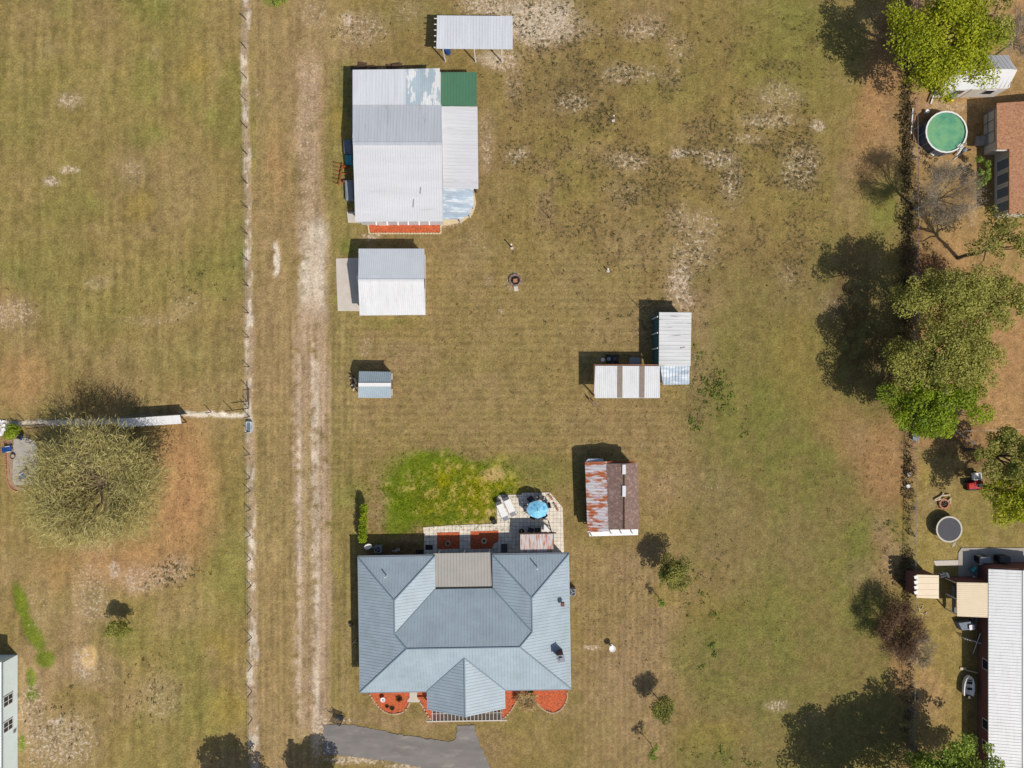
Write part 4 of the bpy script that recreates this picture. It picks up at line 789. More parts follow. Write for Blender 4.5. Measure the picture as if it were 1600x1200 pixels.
def hedge():
    t = thing('hedge', 'tall narrow light green hedge at the north west corner of the house', 'hedge', G(567, 818, 0)); n = 6500; o = np.array(G(567, 818, 0))
    f = RNG.uniform(0, 1, n); px = 569-3*f+RNG.normal(size=n)*(1.6+1.8*vn(f*60, f*0, 3, 202)); py = 788+60*f; h = RNG.uniform(.1, 1, n)**.6*(1.75+.35*vn(f*60, f*0, 4, 201))
    p = np.stack([(px-800)*S*(1-h/H), (600-py)*S*(1-h/H), h], 1)-o; a = rnd_unit(n); b = np.cross(a, rnd_unit(n)); b /= np.linalg.norm(b, axis=1)[:, None]
    quads_mesh('foliage', quads(p, a, b, RNG.uniform(.1, .24, n), RNG.uniform(.06, .12, n)), 4, LM['bright'], t, RNG.uniform(0, 1, n)*.7)
    mb = MB()
    for i in range(9): q = G(568-i*.3, 791+i*7, 0)-G(567, 818, 0); mb.tube(q, q+Vector((0, 0, 1.5)), .03)
    mb.build('stem', M['bark'], t)
hedge()
def scatter(name, spots, lm, size, hmax, blades=9, label=None):
    P = []
    for cx, cy, rx, ry, cnt in spots:
        q = RNG.normal(size=(cnt, 2))*.5; P.append(np.stack([cx+q[:, 0]*rx, cy+q[:, 1]*ry], 1))
    P = np.concatenate(P); n = len(P); sz = RNG.uniform(.5, 1.4, n)*size; k = np.repeat(np.arange(n), blades); m = len(k); an = RNG.uniform(0, 2*math.pi, m)
    z = RNG.uniform(.05, 1, m)*hmax*(sz[k]/size); rr = RNG.uniform(0, 1, m)**.6*sz[k]
    p = np.stack([(P[k, 0]-800)*S+np.cos(an)*rr, (600-P[k, 1])*S+np.sin(an)*rr, z*(1-rr/sz[k]*.5)+.02], 1)
    a = np.stack([np.cos(an), np.sin(an), RNG.uniform(-.4, .8, m)], 1)+rnd_unit(m)*.4; a /= np.linalg.norm(a, axis=1)[:, None]; b = np.cross(a, rnd_unit(m)); b /= np.linalg.norm(b, axis=1)[:, None]
    o = quads_mesh(name, quads(p, a, b, RNG.uniform(.5, 1.1, m)*sz[k]*.9, RNG.uniform(.3, .55, m)*sz[k]), 4, lm, None, np.clip(RNG.uniform(0, 1, n)[k]*.6+RNG.uniform(0, .5, m), 0, 1)); tag(o, kind='stuff'); return o
scatter('green_weeds', [(1115,600,36,48,80),(1125,625,20,30,26),(1085,650,12,26,26),(1093,558,14,22,14),(1162,676,8,14,8),(1100,930,8,10,5),(1117,960,6,9,6),(1075,950,20,60,10),(1112,1010,6,6,5),(1117,1024,5,5,4),(1094,1045,8,6,6),(1122,1178,60,20,24),(1390,830,10,40,16),(1180,1195,20,8,10)], LM['weed'], .2, .14)
scatter('weed_tufts', [(940,190,30,34,80),(905,60,70,30,50),(980,110,60,30,60),(1060,60,60,50,60),(1000,295,70,30,90),(1010,250,90,30,60),(1110,235,70,26,90),(1140,280,34,70,90),(1245,265,50,90,150),(1200,180,90,40,90),(1225,230,40,24,40),(870,140,70,60,70),(830,100,60,50,60),(900,250,120,120,90),
    (1090,410,60,60,80),(1040,450,60,60,60),(960,380,60,60,50),(860,30,80,50,120),(780,30,60,40,60),(560,50,60,30,40),(1220,90,90,60,50),(270,895,50,26,70),(230,1085,50,60,60),(100,1120,70,60,50),(1250,430,60,50,40),(1100,880,60,60,40),(1380,880,24,70,30),(1000,560,200,120,40),(300,440,60,50,26),(200,480,140,90,20),(900,480,120,60,26),(700,480,150,80,14)], LM['tuft'], .16, .16, 8)
scatter('lawn_grass', [(700,765,150,70,1500),(640,790,80,70,500),(720,780,110,60,700)], LM['lawn'], .12, .08, 7)
scatter('dry_grass', [(cx,cy,120,120,160) for cx, cy in ((620,560),(760,480),(880,360),(1180,560),(1230,760),(1120,1080),(960,930),(820,220),(440,300),(430,800),(230,200),(120,400),(250,520),(240,1050),(1200,980),(700,560),(1320,300),(1000,760),(1340,840),(880,600))]+[(1370,720,50,100,120),(1370,200,50,120,120),(290,780,60,160,160)], LM['dry'], .12, .05, 6)
scatter('fence_brush', [(1418,250,9,260,330),(1414,180,12,80,120),(1418,460,16,160,180),(1419,720,9,90,90),(1418,880,8,120,90),(1420,1050,9,160,120),(1440,250,30,30,40),(1405,900,14,50,40)], LM['brush'], .26, .35)

# ------------------------------------------------------------------ fences
def wire_fence(label, pts, hts, rows=(.35, .75, 1.15), pm='darkwood', r=.045, name='wire_fence'):
    t = thing(name, label, 'fence', G(*pts[0])); o = G(*pts[0])
    for (px, py), h in zip(pts, hts):
        q = G(px, py)-o; MB().tube(q, q+Vector((random.uniform(-.05, .05), random.uniform(-.05, .05), h)), r, r*.9, 7).build('post', M[pm], t)
    mb = MB()
    for i in range(len(pts)-1):
        a = G(*pts[i])-o; b = G(*pts[i+1])-o
        for z in rows: mb.tube(a+Vector((0, 0, min(z, hts[i]-.03))), b+Vector((0, 0, min(z, hts[i+1]-.03))), .006, n=3)
    mb.build('wire', M['grey'], t); return t
ys = [-14, 27, 73, 119, 155, 197, 238, 284, 322, 363, 404, 444, 486, 524, 570, 605, 628, 648, 671, 707, 744, 764, 793, 833, 871, 912, 950, 993, 1038, 1077, 1120, 1160, 1200, 1240]
hv = [1.3 if y not in (628, 648, 605) else 1.6 for y in ys]; hv = [h+random.uniform(-.12, .12) for h in hv]
wire_fence('long wire fence on wooden posts along a pale sand strip left of the lane', [(384+y/1200*11, y+3) for y in ys], hv)
wire_fence('cross fence of wooden posts and wire running left from the long fence', [(-30,668),(37,657),(90,655),(140,653),(289,646),(330,644),(363,641),(388,638)], [1.3,1.3,1.2,1.2,1.4,1.4,1.7,1.7], name='cross_fence')
def brace():
    t = thing('gate_brace', 'dark timber brace rail between tall posts at the fence corner', 'fence brace', G(374, 640, 0)); a, b = G(363, 641, 1.2), G(388, 638, 1.2); MB().tube(a, b, .05).build('rail', M['darkwood'], t, True)
    a, b = G(388, 606, 1.2), G(389, 637, 1.2); MB().tube(a, b, .05).build('rail', M['darkwood'], t, True)
brace()
def chain():
    t = thing('chain_link_fence', 'chain link fence on steel posts along the brushy strip at the right', 'fence', G(1421, -20)); o = G(1421, -20); X = lambda y: 1421+3.5*math.sin(y/260)+(1 if y > 900 else 0)
    P = [(X(y), y) for y in range(-20, 1241, 45)]; rail = MB(); net = MB()
    for i, p in enumerate(P):
        q = G(*p)-o; MB().tube(q, q+Vector((0, 0, 1.25)), .03).build('post', M['grey'], t)
        if i: 
            a = G(*P[i-1])-o; rail.tube(a+Vector((0, 0, 1.2)), q+Vector((0, 0, 1.2)), .022, n=5); n = 18
            for k in range(n):
                u, v = a.lerp(q, k/n), a.lerp(q, (k+1)/n); net.tube(u+Vector((0, 0, .05)), v+Vector((0, 0, 1.18)), .004, n=3); net.tube(u+Vector((0, 0, 1.18)), v+Vector((0, 0, .05)), .004, n=3)
    rail.build('top_rail', M['grey'], t); net.build('netting', M['grey'], t)
chain()

# ------------------------------------------------------------------ yard things
def at(name, label, cat, px, py, h=0, rz=0, group=None):
    q = G(px, py, h); return thing(name, label, cat, (q.x, q.y, 0), rz, group)
def simple(name, label, cat, mb, m, px, py, h=0, rz=0, group=None, bevel=0):
    q = G(px, py, h); o = mb.build(name, m, bevel=bevel); o.location = (q.x, q.y, 0); o.rotation_euler = (0, 0, rz); tag(o, label, cat, group); return o
def pool():
    t = at('swimming_pool', 'round above ground pool of green water near the fence', 'pool', 1479, 206, 1.25); r = 2.02
    MB().lathe((0,0,0), [(r,0),(r,1.22),(r-.03,1.22),(r-.03,.02)], 48).build('wall', M['pool'], t)
    rim = MB(); rim.lathe((0,0,0), [(r-.06,1.2),(r-.06,1.26),(r+.08,1.26),(r+.08,1.2),(r-.06,1.2)], 24); rim.build('rim', M['white'], t)
    MB().lathe((0,0,0), [(0,1.12),(r-.035,1.12)], 48).build('water', M['water'], t)
    for i in range(12): a = i/12*2*math.pi; MB().cbox((math.cos(a)*(r+.04), math.sin(a)*(r+.04), .6), .06, .1, 1.2, a).build('upright', M['grey'], t)
    l = thing('pool_ladder', 'white A-frame ladder over the south east rim of the pool', 'ladder', ORG[t.name]+Vector((r*.72, -r*.72, 0)), -math.pi/4)
    for s in (-.25, .25):
        MB().tube((.55, s, 0), (.05, s, 1.75), .03).tube((-.5, s, .3), (.05, s, 1.75), .03).build('rail', M['white'], l)
    for k in range(4): MB().cbox((.5-.11*k, 0, .25+.3*k), .14, .5, .04).build('step', M['white'], l)
    for k in range(3): MB().cbox((-.42+.11*k, 0, .55+.3*k), .14, .5, .04).build('step', M['white'], l)
pool()
def pump():
    t = at('pool_pump', 'grey pool filter with hoses beside the pool ladder', 'pump', 1503, 236)
    MB().lathe((0,0,0), [(0,0),(.22,0),(.24,.1),(.24,.5),(.1,.68),(0,.7)], 14).build('filter_tank', M['grey'], t); MB().tube((.3,0,.15), (.75,.1,.15), .1).build('motor', M['black'], t); MB().tube((-.1,-.3,.05), (-.9,-.9,.05), .04).tube((-.1,.2,.3), (-.3,.6,.6), .03).build('hose', M['white'], t)
pump()
def trampoline():
    t = at('trampoline', 'round trampoline with grey mat beside the log fire ring', 'trampoline', 1483, 827, .85); r = 1.32
    MB().lathe((0,0,0), [(0,.85),(r-.14,.85)], 32).build('mat', M['tramp'], t)
    MB().lathe((0,0,0), [(r-.15,.84),(r-.15,.875),(r,.885),(r,.84)], 32).build('pad', M['conc'], t)
    mb = MB()
    for i in range(24): a, b = i/24*2*math.pi, (i+1)/24*2*math.pi; mb.tube((math.cos(a)*r, math.sin(a)*r, .84), (math.cos(b)*r, math.sin(b)*r, .84), .025, n=5)
    mb.build('frame', M['grey'], t)
    for i in range(6):
        a = i/6*2*math.pi; MB().tube((math.cos(a)*r, math.sin(a)*r, .84), (math.cos(a)*r*1.03, math.sin(a)*r*1.03, 0), .022).build('leg', M['grey'], t)
    l = thing('trampoline_ladder', 'short pale ladder leaning on the trampoline rim', 'ladder', ORG[t.name]+Vector((.55, -1.35, 0)), -.9)
    for s in (-.15, .15): MB().tube((.7, s, 0), (0, s, .84), .02).build('rail', M['white'], l)
    for k in range(3): MB().tube((.55-.18*k, -.15, .2+.2*k), (.55-.18*k, .15, .2+.2*k), .018).build('rung', M['white'], l)
trampoline()
def firering(name, label, px, py, r, n, m, inner):
    t = at(name, label, 'fire pit', px, py)
    mb = MB()
    for i in range(n): a = i/n*2*math.pi; mb.cbox((math.cos(a)*r, math.sin(a)*r, .1), .3, .2, .22, a+math.pi/2+random.uniform(-.2, .2))
    mb.build('stone_ring', m, t, bevel=.02); MB().lathe((0,0,0), [(0,.03),(r-.1,.05)], 16).build('ash', inner, t)
    for i in range(3): a = random.uniform(0, 3); MB().tube((math.cos(a)*r*.6, math.sin(a)*r*.6, .1), (-math.cos(a)*r*.6, -math.sin(a)*r*.6, .14+.06*i), .05).build('charred_log', M['darkwood'], t)
    return t
firering('fire_pit', 'stone fire ring with reddish block in the middle of the lawn', 805, 438, .55, 11, M['shingle'], M['black'])
simple('brick_block', 'pinkish square block inside the lawn fire ring', 'block', MB().cbox((0,0,.25), .42, .38, .2, .1), M['clay'], 805, 439, bevel=.02)
simple('paving_stone', 'pale square slab just below the lawn fire ring', 'slab', MB().cbox((0,0,.04), .42, .5, .08, .1), M['conc'], 806, 451, bevel=.015)
firering('fire_pit', 'log ringed fire pit north of the trampoline', 1474, 787, .45, 9, M['clay'], M['black'])
for i, (dx, dy, a, l) in enumerate([(-9,-8,.5,.9),(-7,-5,.2,1.0),(-5,-10,.9,.9),(3,-12,.1,.8),(8,-5,.7,.5),(9,-2,1.2,.5)]):
    simple('firewood', 'pale split firewood beside the log ringed fire pit, '+['furthest left','lowest of the left three','topmost of the left three','directly above the ring','upper one right of the ring','lower one right of the ring'][i], 'firewood', MB().tube((-l/2,0,.1+.02*i), (l/2,0,.12), .08, .07), M['fresh'], 1474+dx, 785+dy, 0, a, 'firewood by the fire pit')
def mower():
    t = at('red_mower', 'red riding mower parked under the trees at the right edge', 'mower', 1517, 757, 0, .1)
    MB().cbox((-.35,0,.55), .7, .6, .4).build('hood', M['red'], t, bevel=.06); MB().cbox((.4,0,.5), .9, .75, .25).build('fender', M['red'], t, bevel=.05); MB().cbox((.45,0,.78), .4, .42, .3).build('seat', M['black'], t, bevel=.05)
    MB().cbox((.05,0,.22), .9, 1.1, .15).build('mowing_deck', M['black'], t); MB().lathe((.08,0,.95), [(.14,0),(.17,.03),(.14,.05)], 12).tube((-.02,0,.7), (.08,0,.97), .02).build('steering_wheel', M['grey'], t)
    for x, y, r in ((-.5,.38,.2),(-.5,-.38,.2),(.6,.42,.27),(.6,-.42,.27)): w_ = MB().tube((x,y-.1,r), (x,y+.1,r), r, n=14).build('wheel', M['rubber'], t); MB().tube((x,y-.11,r), (x,y+.11,r), r*.45, n=10).build('hub', M['grey'], w_)
mower()
def cart():
    t = at('garden_trailer', 'small grey and white trailer beside the red mower', 'trailer', 1520, 743, 0, .1)
    MB().cbox((0,0,.45), .8, .7, .08).cbox((-.38,0,.58), .05, .7, .3).cbox((.38,0,.58), .05, .7, .3).cbox((0,.33,.58), .8, .05, .3).cbox((0,-.33,.58), .8, .05, .3).build('bed', M['white'], t); MB().tube((-.4,0,.4), (-.9,-.1,.35), .03).build('drawbar', M['black'], t)
    for s in (-.42,.42): MB().tube((0,s-.05,.22), (0,s+.05,.22), .22, n=12).build('wheel', M['rubber'], t)
cart()
def clothes():
    t = at('washing_line_pole', 'white T shaped washing line pole below the vivid green tree', 'pole', 1492, 672)
    MB().tube((0,0,0), (.95,-1.2,1.55), .04).build('pole', M['white'], t); MB().lathe((.95,-1.2,1.5), [(0,0),(.13,.03),(.13,.14),(0,.2)], 10).build('pole_cap', M['white'], t)
    MB().tube((0,0,1.4), (7.4,.2,1.5), .012, n=4).build('line', M['white'], t)
clothes()
simple('utility_box', 'pale grey sheet metal box on the fence below the vivid green tree', 'box', MB().add([(-.3,-.2,0),(.15,-.45,0),(.42,-.05,0),(.25,.55,0),(-.05,.7,0),(-.32,.3,0),(-.3,-.2,.35),(.15,-.45,.35),(.42,-.05,.35),(.25,.55,.35),(-.05,.7,.35),(-.32,.3,.35)], [(6,7,8,9,10,11)]+[(i,(i+1)%6,6+(i+1)%6,6+i) for i in range(6)]), M['grey'], 1428, 683)
simple('white_bucket', 'white bucket on the fence line left of the log ringed fire pit', 'bucket', MB().lathe((0,0,0), [(0,0),(.15,0),(.19,.38),(.17,.38),(0,.34)], 14), M['white'], 1416, 759)
simple('bottle_crate', 'small white crate on the fence line above the white bucket', 'crate', MB().cbox((0,0,.12), .25, .35, .24, .2).cbox((0,0,.26), .29, .39, .03, .2), M['conc'], 1418, 741)
def pipes():
    for px, py, h, r, lb in [(799,386,1.25,.06,'white capped well pipe standing on the lawn above the fire ring'),(957,187,1.0,.05,'short white pipe standing in the weedy grass north east of the barn'),(949,422,.55,.06,'low white pipe on the lawn right of the fire ring')]:
        t = at('standpipe', lb, 'pipe', px, py); MB().tube((0,0,0), (0,0,h), r, n=10).build('pipe', M['darkwood'], t); MB().lathe((0,0,h), [(r*1.5,-.06),(r*1.6,.0),(r*1.5,.05),(0,.06)], 10).build('cap', M['white'], t); MB().cbox((.06,-.12,.05), .3, .25, .1).build('footing', M['conc'], t)
    for px, py, h, lb in [(860,342,2.4,'slim pole standing alone on the lawn right of the big barn'),(999,481,2.2,'slim pole in the grass north west of the teal walled shed')]:
        simple('slim_pole', lb, 'pole', MB().tube((0,0,0), (0,0,h), .035, .03), M['wood'], px, py)
pipes()
def birdbath():
    t = at('birdbath', 'round white birdbath on the lawn right of the blue grey house', 'birdbath', 957, 1014, .8)
    MB().lathe((0,0,0), [(.2,0),(.2,.06),(.07,.12),(.06,.65),(.1,.7)], 16).build('pedestal', M['white'], t); MB().lathe((0,0,0), [(.1,.68),(.3,.76),(.32,.82),(.28,.82),(.2,.77),(0,.76)], 20).build('bowl', M['white'], t)
birdbath()
def bench():
    t = at('garden_bench', 'black metal garden bench between the lane and the driveway', 'bench', 530, 1117, 0, math.radians(-115))
    for k in range(5): MB().cbox((-.18+.1*k, 0, .45), .07, 1.15, .03).build('seat_slat', M['black'], t)
    for k in range(4): MB().cbox((.27+.05*k, 0, .58+.13*k), .03, 1.15, .07).build('back_slat', M['black'], t)
    for s in (-.55, .55):
        MB().tube((-.2,s,0), (-.2,s,.66), .025).tube((-.2,s,.66), (.28,s,.66), .025).tube((.25,s,0), (.45,s,1.05), .025).build('end_frame', M['black'], t)
    simple('planter_tray', 'small grey tray on the ground in front of the black bench', 'tray', MB().cbox((0,0,.08), .7, .35, .12, -.1).cbox((0,.1,.18), .6, .04, .1, -.1), M['grey'], 532, 1121)
bench()
def chair(name, label, px, py, rz, seat, frame, group=None, h=0, cat='chair', w_=.55):
    t = at(name, label, cat, px, py, h, rz, group)
    MB().cbox((0,0,.44), .5, w_, .05).build('seat', seat, t); MB().cbox((.27,0,.72), .05, w_, .5, 0, 0, .2).build('backrest', seat, t)
    for a in (-.22,.22):
        for b in (-w_/2+.03, w_/2-.03): MB().tube((a,b,0), (a,b,.44 if a < 0 else .5), .02).build('leg', frame, t)
    for b in (-w_/2, w_/2): MB().cbox((0,b,.62), .5, .05, .03).build('armrest', frame, t)
    return t
def lounger(label, px, py, rz):
    t = at('sun_lounger', label, 'lounger', px, py, .35, rz, 'white loungers on the back patio')
    MB().cbox((0,0,.33), .62, 1.35, .05).build('bed', M['white'], t, bevel=.02); MB().cbox((0,.87,.52), .62, .5, .05, 0, .8).build('backrest', M['dkgrey'], t); MB().cbox((0,-.88,.34), .55, .42, .07).build('foot_cushion', M['grey'], t, bevel=.02)  # charcoal backrest colour stands in for the shadow at the raised end
    for a in (-.28,.28):
        for b in (-.6,.6): MB().tube((a,b,0), (a,b,.32), .02).build('leg', M['white'], t)
    mb = MB(); mb.cbox((-.32,0,.31), .04, 2.0, .05).cbox((.32,0,.31), .04, 2.0, .05); mb.build('side_rail', M['white'], t)
lounger('white sun lounger nearest the left edge of the back patio', 784.5, 798, math.radians(24)); lounger('white sun lounger further from the patio edge, beside its twin', 796, 791, math.radians(24))
def umbrella():
    t = at('patio_umbrella', 'sky blue patio umbrella open over the dining table', 'umbrella', 840, 796.5, 2.2); MB().tube((0,0,0), (0,0,2.4), .025).build('pole', M['white'], t)
    V_ = [(0,0,2.45)]+[(math.cos(i*math.pi/4)*1.1, math.sin(i*math.pi/4)*.9, 2.02) for i in range(8)]
    MB().add(V_, [(0, 1+i, 1+(i+1)%8) for i in range(8)]).build('canopy', M['umb'], t)
    for i in range(8): a = i*math.pi/4; MB().tube((0,0,2.38), (math.cos(a)*1.06, math.sin(a)*.86, 1.99), .012, n=4).build('rib', M['grey'], t)
    MB().lathe((0,0,2.44), [(.06,0),(.03,.06),(0,.08)], 8).build('finial', M['blue'], t); MB().lathe((0,0,0), [(.25,0),(.25,.06),(.05,.1)], 14).build('base', M['dkgrey'], t)
    q = ORG[t.name]; t2 = thing('patio_table', 'round dark table under the sky blue umbrella', 'table', q); MB().lathe((0,0,0), [(.02,.7),(.6,.7),(.6,.74),(.02,.74)], 24).build('table_top', M['dkgrey'], t2)
    for i in range(4): a = i*math.pi/2+.4; MB().tube((math.cos(a)*.5, math.sin(a)*.5, 0), (math.cos(a)*.4, math.sin(a)*.4, .7), .02).build('leg', M['dkgrey'], t2)
    base = Vector((840-0, 0, 0)); bx = 800+q.x/S; by = 600-q.y/S; nm = ['east', 'north east', 'north west', 'west', 'south west', 'south east']
    for i in range(6):
        a = i*math.pi/3+.15; chair('patio_chair', 'dark patio chair on the %s side of the umbrella table' % nm[i], bx+math.cos(a)*16, by-math.sin(a)*15, a, M['dkgrey'], M['black'], 'dark chairs round the umbrella table')
umbrella()
def patio_bits():
    for px, py, lb in [(772,814,'dark round planter at the inner corner of the patio walkway'),(815,829,'black round planter in the shade left of the rusty canopy')]:
        simple('planter', lb, 'planter', MB().lathe((0,0,0), [(0,0),(.2,0),(.27,.4),(.23,.42),(.2,.36),(0,.36)], 16), M['black'], px, py)
    for i, (px, py) in enumerate([(858,774),(862,779),(866,787),(869,792),(871,796),(860,776)]):
        simple('flower_pot', 'small terracotta pot on the cut corner of the patio, '+['topmost left','third from the top','fourth from the top','second from the bottom','lowest','second from the top'][i], 'pot', MB().lathe((0,0,0), [(0,0),(.08,0),(.12,.2),(.1,.2),(0,.17)], 12), M['clay'], px, py, group='pots on the cut corner of the patio')
    chair('patio_chair', 'dark chair in the canopy shade next to the black planter', 829, 827, 1.3, M['dkgrey'], M['black']); chair('patio_chair', 'dark chair just beyond the north edge of the rusty canopy', 840, 827, 1.6, M['dkgrey'], M['black'])
    t = at('side_table', 'white side table at the canopy corner', 'table', 853, 824); MB().cbox((0,0,.45), .8, .5, .04, -.5).build('table_top', M['white'], t)
    for a in (-.3,.3):
        for b in (-.17,.17): MB().tube((a,b,0), (a,b,.45), .02).build('leg', M['white'], t)
    for px, py, lb, cl in [(700,848.5,'weathered ring planter in the left red mulch square','stone'),(756.5,844.5,'weathered ring planter in the right red mulch square','fresh')]:
        t = at('ring_planter', lb, 'planter', px, py); MB().lathe((0,0,0), [(.27,.05),(.28,.25),(.17,.25),(.15,.1)], 18).build('ring', M[cl], t); MB().lathe((0,0,0), [(0,.16),(.16,.16)], 14).build('soil', M['darkwood'], t)
    simple('doormat', 'black mat on the pavers left of the left red mulch square', 'mat', MB().cbox((0,0,.055), .75, .5, .02), M['black'], 670.5, 855)
    simple('doormat', 'black mat against the house wall below the first one', 'mat', MB().cbox((0,0,.06), .72, .42, .03), M['black'], 655.5, 862.5)
    simple('doormat', 'dark grey mat between red mulch square and rusty canopy', 'mat', MB().cbox((0,0,.06), .62, .85, .02), M['dkgrey'], 788, 856)
    simple('hose_box', 'narrow white door screen lying on the patio left of the grey mat', 'screen', MB().cbox((0,0,.12), .12, 1.3, .1).cbox((.1,0,.1), .04, 1.2, .06), M['white'], 780, 855)
    def condenser(lb, px, py):
        t = at('air_conditioner', lb, 'air conditioner', px, py, .8); MB().cbox((0,0,.38), .72, .72, .76).build('cabinet', M['grey'], t, bevel=.04); MB().lathe((0,0,.765), [(0,0),(.27,.0)], 18).build('fan_well', M['black'], t)
        mb = MB(); mb.lathe((0,0,.775), [(.27,0),(.3,.03),(.33,0)], 18)
        for i in range(3): a = i*2.1; mb.cbox((math.cos(a)*.13, math.sin(a)*.13, .78), .24, .09, .01, a)
        mb.build('fan_grille', M['grey'], t)
    condenser('grey air conditioner behind the house beside the satellite dish', 590, 859); condenser('white air conditioner against the east wall of the house', 894.5, 926)
    t = at('satellite_dish', 'white satellite dish on a post beside the tall hedge', 'satellite dish', 584, 856); MB().tube((0,0,0), (-.25,.45,1.3), .03).build('mast', M['white'], t)
    d = MB(); d.lathe((0,0,0), [(0,0),(.2,.02),(.36,.09),(.38,.11),(.36,.12),(.19,.04),(0,.02)], 20); Mx = Matrix.Translation((-.32,.52,1.35)) @ Matrix.Rotation(.7, 4, Vector((1,.6,0))); d.v = [Mx @ v for v in d.v]; d.build('dish', M['white'], t)
    t = at('water_softener', 'cluster of grey pipes and tank against the back wall of the house', 'pipes', 621, 858)
    MB().lathe((0,0,0), [(0,0),(.15,0),(.15,.9),(.05,1.0),(0,1.0)], 12).build('tank', M['grey'], t)
    for k in range(3): MB().tube((-.5+.25*k,-.15,.2), (.3,.1*k,.5+.1*k), .03).build('pipe', M['white'], t)
    t = at('lawn_fountain', 'round white fountain bowl in the left red mulch', 'fountain', 599.5, 1090.5); MB().lathe((0,0,0), [(.12,0),(.08,.3),(.24,.42),(.25,.46),(.2,.46),(.05,.38),(0,.38)], 18).build('bowl', M['white'], t); MB().lathe((0,0,.38), [(.04,0),(.05,.12),(0,.16)], 8).build('spout', M['clay'], t)
patio_bits()
for px, py, s_, lm, lb in [(624,1091,.38,'brush','largest dark spiky plant in the left red mulch'),(613,1106,.26,'brush','small dark plant near the curved edge of the left red mulch'),(605,1103,.2,'brush','tiny dark plant left of the small one in the left red mulch'),(829,1079,.35,'weed','low green plant against the house in the right red mulch'),(787,1083,.2,'brush','tiny plant beside the gable corner in the right red mulch')]:
    n = 160; c = np.array(G(px, py)); u = rnd_unit(n); u[:, 2] = abs(u[:, 2])*.8; b = np.cross(u, rnd_unit(n)); b /= np.linalg.norm(b, axis=1)[:, None]
    o = quads_mesh('bed_plant', quads(u*s_*.6+np.array([0,0,.06]), u, b, np.full(n, s_), np.full(n, .05)), 4, LM[lm], None, RNG.uniform(0, 1, n)); o.location = c; tag(o, lb, 'plant')
# left patio
chair('folding_chair', 'blue folding chair at the left edge of the small left patio', 19, 701, math.radians(190), M['blue'], M['white']); chair('folding_chair', 'blue and black chair at the top of the small left patio', 36, 682, math.radians(70), M['black'], M['blue'])
t = at('lawn_chair', 'larger blue reclining lawn chair low on the small left patio', 'chair', 37, 744, .4, math.radians(35)); MB().cbox((0,0,.38), .55, .6, .06).build('seat', M['blue'], t); MB().cbox((.42,0,.62), .06, .6, .62, 0, 0, .7).build('backrest', M['grey'], t); MB().cbox((-.45,0,.3), .4, .55, .05).build('footrest', M['blue'], t)
for b in (-.31,.31): MB().cbox((0,b,.5), .7, .05, .04).tube((-.3,b,0), (-.3,b,.48), .02).tube((.3,b,0), (.3,b,.48), .02).build('armrest', M['white'], t)
t = at('fire_bowl', 'round metal fire bowl between the blue chairs on the left patio', 'fire bowl', 23, 712.5); MB().lathe((0,0,0), [(.15,0),(.12,.1),(.26,.3),(.28,.32),(.2,.26),(0,.22)], 16).build('bowl', M['dkgrey'], t); MB().lathe((0,0,.24), [(0,0),(.17,.02)], 12).build('ash', M['stone'], t)
simple('pale_boards', 'two pale boards lying along the cross fence above the left patio', 'boards', MB().cbox((0,0,.06), 2.4, .1, .06, .08).cbox((.3,-.3,.06), 1.8, .1, .06, .12), M['wood'], 52, 665)
simple('white_rock_pile', 'heap of white rocks at the left edge by the cross fence', 'rocks', (lambda mb: [mb.cbox((random.uniform(-.5,.5), random.uniform(-.7,.7), .1), random.uniform(.15,.35), random.uniform(.15,.3), .2, random.uniform(0,3), random.uniform(0,.5)) for _ in range(22)] and mb)(MB()), M['white'], 2, 668)
def trough():
    t = at('water_trough', 'small pale blue water trough on the long fence below its corner', 'trough', 391, 667); MB().box(-.22,.22,-.5,.5,0,.06).box(-.26,-.2,-.55,.55,0,.5).box(.2,.26,-.55,.55,0,.5).box(-.2,.2,-.55,-.49,0,.5).box(-.2,.2,.49,.55,0,.5).build('tub', M['tin'], t); MB().box(-.2,.2,-.49,.49,.35,.4).build('water', M['tarp'], t)
trough()
# along the barn
def barnside():
    t = at('hay_rake', 'rusty orange farm implement at the west side of the big barn', 'farm implement', 536, 275)
    MB().tube((-.3,-1.1,.5), (.1,1.1,.5), .07).tube((.1,0,.5), (.9,.3,.4), .05).build('beam', M['rust'], t)
    for k in range(6):
        y = -1+.4*k; MB().tube((-.3+.07*k,y,.5), (-.75+random.uniform(-.1,.1),y+.12,.6), .03).tube((-.75,y+.12,.6), (-.8,y+.2,.05), .025).build('tine', M['rust'], t)
    for y in (-.7,.8): MB().tube((.3,y-.06,.32), (.3,y+.06,.32), .32, n=14).build('wheel', M['rust'], t)
    for px, py, sx, sy, h, m_, nm, lb in [(546,233,.8,1.4,.8,'tarp','tarp_heap','grey blue tarp covering goods against the west wall of the barn'),(547,252,.7,1.0,.6,'teal','storage_bin','teal storage bin in the shade of the barn west wall'),(548,300,.8,2.0,.7,'grey','sheet_stack','stack of grey metal sheets against the barn west wall')]:
        simple(nm, lb, nm.split('_')[-1], MB().cbox((0,0,h/2), sx, sy, h, .05).cbox((0,0,h+.03), sx*.8, sy*.85, .08, .12), M[m_], px, py, bevel=.05)
    simple('metal_debris', 'heap of old tin sheets behind the barn in its north shadow', 'debris', (lambda mb: [mb.cbox((random.uniform(-2,2.4), random.uniform(-.3,.3), .12+.05*i), random.uniform(.5,1.2), random.uniform(.2,.5), .05, random.uniform(-.5,.5), .1) for i in range(9)] and mb)(MB()), M['darkwood'], 585, 106)
barnside()
